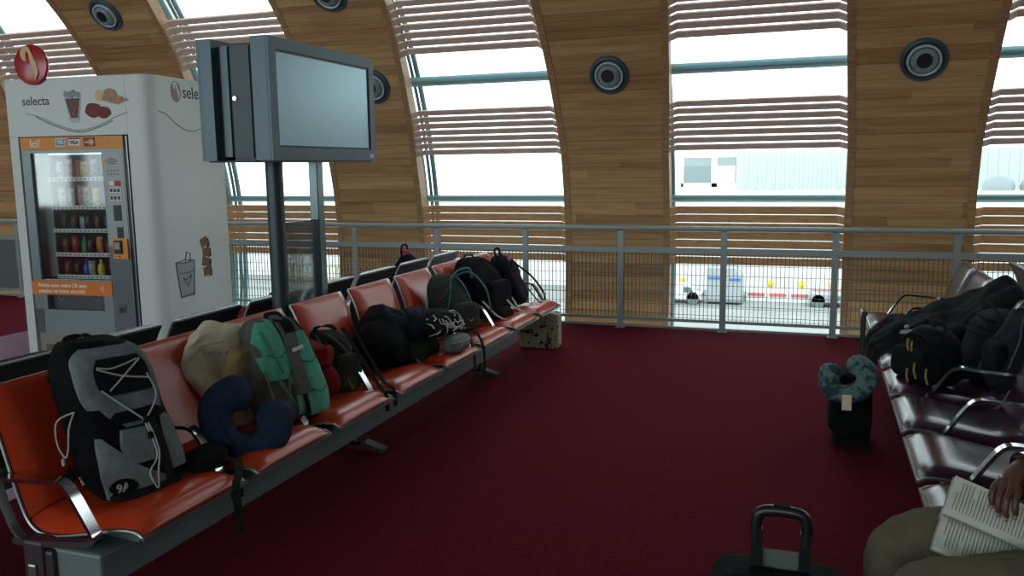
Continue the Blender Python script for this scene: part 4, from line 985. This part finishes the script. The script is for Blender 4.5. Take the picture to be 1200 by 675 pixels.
# head details stay out of the frame but belong to the figure
HR = mat('black_hair', (20, 17, 16), .8)
b = MB(); bmesh.ops.create_uvsphere(b.bm, u_segments=28, v_segments=18, radius=.103)
for v in b.bm.verts: v.co = Vector((v.co.x*1.04, v.co.y*.92, v.co.z*.98))
for v in list(b.bm.verts):
    if v.co.z < -.02 and v.co.x < .02 or (v.co.x < -.05 and v.co.z < .045): b.bm.verts.remove(v)
b.xf(Matrix.Translation((.80, YB, 1.335)) @ Matrix.Rotation(radians(-14), 4, 'Y')); b.build('hair', HR, PR, smooth='all')
b = MB(); b.tube([(.712, YB, 1.315), (.69, YB, 1.285), (.70, YB, 1.272)], [.009, .014, .008], 10, smooth=4)
b.build('nose', SKIN, PR, smooth='all')
b = MB(); b.tube([(.715, YB-.024, 1.238), (.706, YB, 1.24), (.715, YB+.024, 1.238)], [.004, .007, .004], 8); b.build('mouth', mat('lips', (96, 52, 48), .5), PR, smooth='all')
for s in (-1, 1):
    b = MB(); bmesh.ops.create_uvsphere(b.bm, u_segments=14, v_segments=10, radius=.0105, matrix=Matrix.Translation((.722, YB+s*.032, 1.308))); ey = b.build('eye', mat('eye_white', (196, 188, 178), .3), PR, smooth='all')
    b = MB(); bmesh.ops.create_uvsphere(b.bm, u_segments=12, v_segments=8, radius=.0075, matrix=Matrix.Translation((.7125, YB+s*.032, 1.305)) @ Matrix.Diagonal((.6, 1, 1, 1))); b.build('iris', mat('iris', (30, 18, 12), .2), ey, smooth='all')
    b = MB(); b.tube([(.716+.004*abs(q), YB+s*.032+.016*q, 1.313-.004*abs(q)) for q in (-1, -.5, 0, .5, 1)], [.003, .009, .011, .009, .003], 8); b.build('eyelid', SKIN, PR, smooth='all')
    b = MB(); bmesh.ops.create_uvsphere(b.bm, u_segments=14, v_segments=10, radius=.03, matrix=Matrix.Translation((.80, YB+s*.088, 1.30)) @ Matrix.Diagonal((.6, .3, 1, 1))); b.build('ear', SKIN, PR, smooth='all')
# nails
b = MB()
for t, d, u in FR+FL:
    bmesh.ops.create_uvsphere(b.bm, u_segments=10, v_segments=8, radius=.006, matrix=Matrix.Translation(t+d*.006+u*.001) @ Matrix.Diagonal((1, 1, 1.2, 1)))
b.build('nails', NAIL, PR, smooth='all')
# trousers
V, E_, RD = [], [], []
pel = node((.88, YB, .58), .15); wt = node((.92, YB, .70), .142, pel)
for s, kx, ky, kz in ((-1, .27, 2.27, .565), (1, .245, 2.58, .57)):
    h = node((.85, YB+s*.10, .572), .118, pel); m1 = node((.66, YB+s*.115, .585), .112, h); m_ = node((.48, ky-.0*s, .59), .102, m1); k_ = node((kx, ky, kz), .084, m_)
    c_ = node((kx+.0, ky, .40), .079, k_); cc = node((kx+.02, ky, .25), .076, c_); an = node((kx+.04, ky, .11), .076, cc)
me = skin_mesh(V, E_, RD, 2)
for v in me.vertices:
    f = noise.noise_vector(v.co*9)*.016+noise.noise_vector(v.co*22)*.007; v.co += f
TR = cloth('olive_trousers', (104, 100, 82), na=.08, bs=400)
b = MB(); b.addmesh(me); tr = b.build('trousers', TR, PR, smooth='all')
S = Surf(tr)
b = MB()
for k, (x0, x1, y0) in enumerate(((.70, .40, 2.57), (.62, .36, 2.64), (.75, .5, 2.5))):
    b.tube([S.p(x0+(x1-x0)*j/6, y0+.012*sin(j*1.3), .001, (0, 0, 1)) for j in range(7)], [.002, .007, .009, .01, .009, .006, .002], 8)
b.build('crease', TR, PR, smooth='all')
# shoes
SHO = mat('dark_shoe', (40, 38, 36), .5)
for kx, ky in ((.27, 2.27), (.245, 2.58)):
    b = soft(.10, .27, .10, .62, 3, 3, 3, .002, dtaper=.5, lean=.06); b.xf(Matrix.Translation((kx-.02, ky, .001))); b.build('shoe', SHO, PR, smooth='all')
# shirt
V, E_, RD = [], [], []
pel = node((.90, YB, .64), .158); wai = node((.935, YB, .78), .14, pel); che = node((.94, YB, .94), .155, wai); ups = node((.91, YB, 1.05), .135, che); cl = node((.885, YB, 1.125), .082, ups)
for s, el, wr in ((-1, (.80, 2.10, .74), (.63, 2.25, .665)), (1, (.88, 2.80, .84), (.55, 2.535, .832))):
    sh0 = node((.905, YB+s*.10, 1.06), .098, ups); sh = node((.90, YB+s*.18, 1.03), .088, sh0); e_ = node(el, .062, sh); w_ = node(Vector(el).lerp(Vector(wr), .96), .044, e_)
me = skin_mesh(V, E_, RD, 2)
for v in me.vertices: v.co += noise.noise_vector(v.co*11)*.010
SHI = cloth('teal_shirt', (104, 150, 146), na=.06, bs=300)
b = MB(); b.addmesh(me); b.build('shirt', SHI, PR, smooth='all')
# wrist watch on the far arm
wv = Vector((.55, 2.535, .832)); dv = (Vector((.55, 2.535, .832))-Vector((.88, 2.80, .84))).normalized(); M = Matrix.Translation(wv-dv*.012) @ dv.to_track_quat('Z', 'Y').to_matrix().to_4x4()
o = thing('wrist_watch', 'metal wrist watch on the far wrist of the reader', 'watch', (0, 0, 0)); MB().lathe([(.033, -.011), (.037, -.011), (.037, .011), (.033, .011), (.033, -.011)], 30, M).build('band', CHROME, o, smooth=True)
# open book lying on the thighs
PAPER = mat('paper', (206, 208, 196), .8); COVER = mat('book_cover', (150, 152, 150), .6); PRINT = mat('print_grey', (128, 132, 128), .8)
BK = thing('open_book', 'open paperback with printed pages on the lap of the reader', 'book', (.454, 2.445, .672), (0, 0, 0))
def leafblock(sgn, ang, w, curve, name):
    rows = []; b = MB(); n = 12
    for i in range(n+1):
        t = i/n; y = sgn*w*t*cos(ang); z = w*t*sin(ang)+curve*sin(pi*min(1, t*1.5))*(1-t)
        rows.append([Vector((-.105, y, z)), Vector((.105, y, z)), Vector((.105, y+sgn*.0*t, z-.012*(1-.3*t))), Vector((-.105, y, z-.012*(1-.3*t)))])
    b.grid(rows, closed_u=True, cap=True); o = b.build('page_block', PAPER, BK, smooth=30)
    f = lambda t, off=.0015: Vector((0, sgn*w*t*cos(ang), w*t*sin(ang)+curve*sin(pi*min(1, t*1.5))*(1-t)+off))
    b = MB()
    for k in range(21):
        x = -.088+.0088*k; t1 = .9 if (k*7) % 5 else .6
        b.tube([f(t)+Vector((x, 0, 0)) for t in (.14, .3, .5, .7, t1)] if t1 > .7 else [f(t)+Vector((x, 0, 0)) for t in (.14, .3, .5, .6)], .0012, 4)
    b.build('text_lines', PRINT, o)
    b = MB(); rows = []
    for i in range(n+1):
        p = f(i/n*1.02, -.0128+.0036*i/n); rows.append([p+Vector((-.109, 0, 0)), p+Vector((.109, 0, 0)), p+Vector((.109, 0, -.002)), p+Vector((-.109, 0, -.002))])
    b.grid(rows, closed_u=True, cap=True); b.build('cover', COVER, BK, smooth=30)
leafblock(1, radians(54), .115, .010, 'far'); leafblock(-1, radians(-34), .11, .02, 'near')
BK.rotation_euler = (0, radians(19), radians(-6))
# ------------------------------------------------------------------ outside
APR = mat('apron', (140, 144, 140), .9, noise_amt=.12, noise_scale=.4); FAC = mat('facade_panel', (166, 176, 174), .5); FACD = mat('facade_glazing', (112, 126, 126), .3); WROOF = mat('white_roof', (235, 235, 235), .7)
b = MB(); b.bx(-120, 120, 9.8, 140, -5.1, -5); struct(b.build('ground', APR), 'pale concrete apron outside, seen through the low windows', 'ground')
TB = thing('terminal_building', 'pale ribbed terminal building seen through the middle window', 'building', (0, 62, -5))
b = MB()
x = -4.6
while x < 46: b.bx(x, x+.2, -.06, 0, 4.9, 7.35); x += .6
b.bx(-5.2, 46, 0, 10, 4.6, 7.4); b.build('ribbed_hall', FAC, TB)
b = MB(); b.bx(-60, 60, -16.2, 10, 0, 4.45); b.build('base_storey', mat('base_white', (226, 229, 226), .7), TB)
WB = MB().bx(-9.2, -5.2, .1, 10, 4.6, 7.6).build('office_block', mat('office_grey', (176, 186, 184), .6), TB)
b = MB(); b.bx(-9.0, -5.2, -.05, .1, 7.1, 7.3); b.bx(-9.0, -5.2, -.055, .1, 4.5, 5.02); b.bx(-6.9, -6.5, -.05, .1, 4.8, 7.1); b.bx(-9.0, -5.2, -.05, .1, 5.0, 5.3); b.bx(-9.0, -8.85, -.05, .1, 4.6, 7.1); b.build('window_frame', WROOF, WB)
MB().bx(-8.85, -6.9, -.0, .1, 5.3, 6.5).build('pane', FACD, WB); MB().bx(-6.5, -5.3, -.0, .1, 5.3, 6.5).build('pane', mat('pane_pale', (196, 204, 202), .2), WB)
MB().bx(-8.85, -5.3, -.0, .1, 6.5, 7.1).build('blind', mat('blind_grey', (128, 140, 138), .6), WB)
DOM = mat('dome_grey', (126, 136, 138), .5)
for i, (xx, lab) in enumerate(((10.0, 'left of the two round grey roof domes outside the right edge window'), (11.9, 'right of the two round grey roof domes outside the right edge window'), (.5, 'low pale vehicle on the white roof outside the middle window'))):
    if i < 2:
        o = MB().lathe([(0.82, 0), (.84, .25), (.74, .55), (.5, .8), (.2, .9), (0, .92)], 28).build('roof_dome', DOM, None, smooth=True); tag(o, lab, 'roof dome', 'round domes on the roof outside'); o.location = (xx, 56, -.1)
b = MB(); b.bx(-60, 60, 45, 58, -.5, -.1); o = b.build('low_roof', WROOF); tag(o, 'bright white low roof in front of the terminal building outside', 'roof')
b = MB()
b.bx(-60, 60, 44.8, 45., -1.4, -.5)
b.build('fascia', WROOF, o)
# vehicles and barriers on the apron
CARW = mat('car_white', (216, 220, 220), .4); TYRE = mat('tyre', (104, 108, 110), .8); CARG = mat('car_glass', (90, 104, 110), .2)
def van(name, label, x, y, L, H, W, body, extra=None, rz=0.):
    o = thing(name, label, 'vehicle', (x, y, -5), (0, 0, rz))
    b = MB(); b.prism([(-L/2, .25), (L/2, .25), (L/2, H*.55), (L/2-.15*L, H*.62), (L/2-.28*L, H), (-L/2+.03*L, H), (-L/2, H*.9)], -W/2, W/2, 'y'); b.bevel(.05, 1); b.build('body', body, o)
    MB().prism([(L*.08, H*.62), (L*.33, H*.62), (L*.235, H*.92), (L*.08, H*.92)], -W/2-.01, W/2+.01, 'y').build('side_glass', CARG, o)
    for sx in (-.3, .3):
        for sy in (-1, 1): MB().cyl((L*sx, sy*W/2*.75, .3), (L*sx, sy*W/2, .3), .3, n=16).build('wheel', TYRE, o, smooth=True)
    return o
van('van', 'white van parked left of the grey container outside the middle window', -5.9, 41.5, 1.9, .9, 1.2, CARW)
van('car', 'blurred pale car outside the window at the right edge of the photo', 8.6, 43, 3.6, 1.5, 1.7, mat('car_grey', (170, 176, 178), .4))
van('car', 'grey car low in the right corner of the middle window outside', 1.0, 42, 2.2, .6, 1.2, mat('car_silver', (150, 158, 162), .4))
o = thing('freight_container', 'grey freight container with blue stripes outside the middle window', 'container', (-3.9, 42, -5))
b = MB(); b.prism([(-.8, .25), (.8, .25), (.8, 1.25), (.45, 1.75), (-.8, 1.75)], -.8, .8, 'y'); b.bevel(.03, 1); b.build('shell', mat('container_grey', (156, 164, 166), .4), o)
b = MB(); b.bx(-.78, .1, -.83, -.8, 1.2, 1.32); b.bx(.25, .75, -.83, -.8, 1.15, 1.27); b.build('stripe', mat('container_blue', (70, 108, 176), .5), o)
b = MB(); b.bx(-.85, .85, -.85, .85, .12, .25); b.build('pallet', mat('pallet_grey', (120, 124, 124), .5), o)
RW = mat('barrier_red', (206, 110, 100), .6); 
for k in range(5):
    o = thing('barrier', '%s of the low red and white barriers behind the railing, counted from the left' % ['first', 'second', 'third', 'fourth', 'fifth'][k], 'barrier', (-2.5+1.0*k, 43, -5), group='red and white barriers on the apron')
    b = MB(); b.prism([(-.28, 0), (.28, 0), (.12, .6), (-.12, .6)], -.48, .48, 'x'); b.xf(Matrix()); b.build('block', RW if k > 2 else CARW, o)
    MB().bx(-.4, .4, -.3, -.27, .25, .4).build('reflector', CARW if k > 2 else RW, o)
YL = mat('yellow_post', (226, 200, 60), .6)
for k in range(7):
    o = thing('bollard', '%s yellow bollard from the left on the apron outside the middle window' % ordn[k], 'bollard', (-7.7+1.45*k, 44, -5), group='yellow bollards on the apron')
    MB().lathe([(.12, 0), (.12, .62), (.16, .64), (.16, .8), (.12, .86), (0, .88)], 14).build('post', YL, o, smooth=True)
# service fences beyond the left windows
FN = mat('fence_yellow', (170, 164, 120), .7)
o = thing('fence', 'thin yellowish fence outside, low in the window behind the screen posts', 'fence', (-24, 43, -5))
b = MB()
for k in range(24): b.bx(-6+.5*k-.04, -6+.5*k+.04, -.04, .04, 0, 1.1)
b.bx(-6.1, 5.6, -.05, .05, 1.0, 1.1); b.bx(-6.1, 5.6, -.05, .05, .3, .38); b.build('bars', FN, o)
# service lines painted on the apron
for k, (y0, y1) in enumerate(((37, 37.3), (40., 40.25), (43.6, 43.9))):
    b = MB(); b.bx(-40, 40, y0, y1, -5, -4.985); o = b.build('ground', mat('apron_line', (120, 122, 116), .9)); struct(o, 'dark painted line number %s from the hall on the apron' % ['one', 'two', 'three'][k], 'marking')
# ------------------------------------------------------------------ camera, sky, exposure
def set_camera():
    yaw, pitch, roll = radians(19.5), radians(8.1), radians(-.78)
    F = Vector((-sin(yaw)*cos(pitch), cos(yaw)*cos(pitch), -sin(pitch))); Rr = Vector((cos(yaw), sin(yaw), 0)); U = Rr.cross(F)
    R2 = Rr*cos(roll)+U*sin(roll); U2 = -Rr*sin(roll)+U*cos(roll)
    cd = bpy.data.cameras.new('camera'); cd.sensor_width = 36; cd.lens = 30.; cd.clip_start = .02; cd.clip_end = 500
    co = bpy.data.objects.new('camera', cd); COL.objects.link(co)
    M = Matrix((R2, U2, -F)).transposed().to_4x4(); M.translation = (0, 0, 1.65); co.matrix_world = M
    SC.camera = co
set_camera()
w = bpy.data.worlds.new('world'); SC.world = w; w.use_nodes = True
bg = w.node_tree.nodes['Background']; bg.inputs['Color'].default_value = (.86, .97, 1., 1); bg.inputs['Strength'].default_value = SKY
for loc, rot, sx, sy in (((-8, -5.2, 2.6), (radians(90), 0, 0), 18, 3.4),):
    l = bpy.data.lights.new('window_portal', 'AREA'); l.shape = 'RECTANGLE'; l.size = sx; l.size_y = sy; l.cycles.is_portal = True
    o = bpy.data.objects.new('window_portal', l); COL.objects.link(o); o.location = loc; o.rotation_euler = rot
SC.view_settings.view_transform = 'Standard'; SC.view_settings.look = 'None'; SC.view_settings.gamma = 1; SC.view_settings.use_curve_mapping = False
SC.view_settings.exposure = EXPO
SC.cycles.use_denoising = True
SC.cycles.max_bounces = 8; SC.cycles.transparent_max_bounces = 16
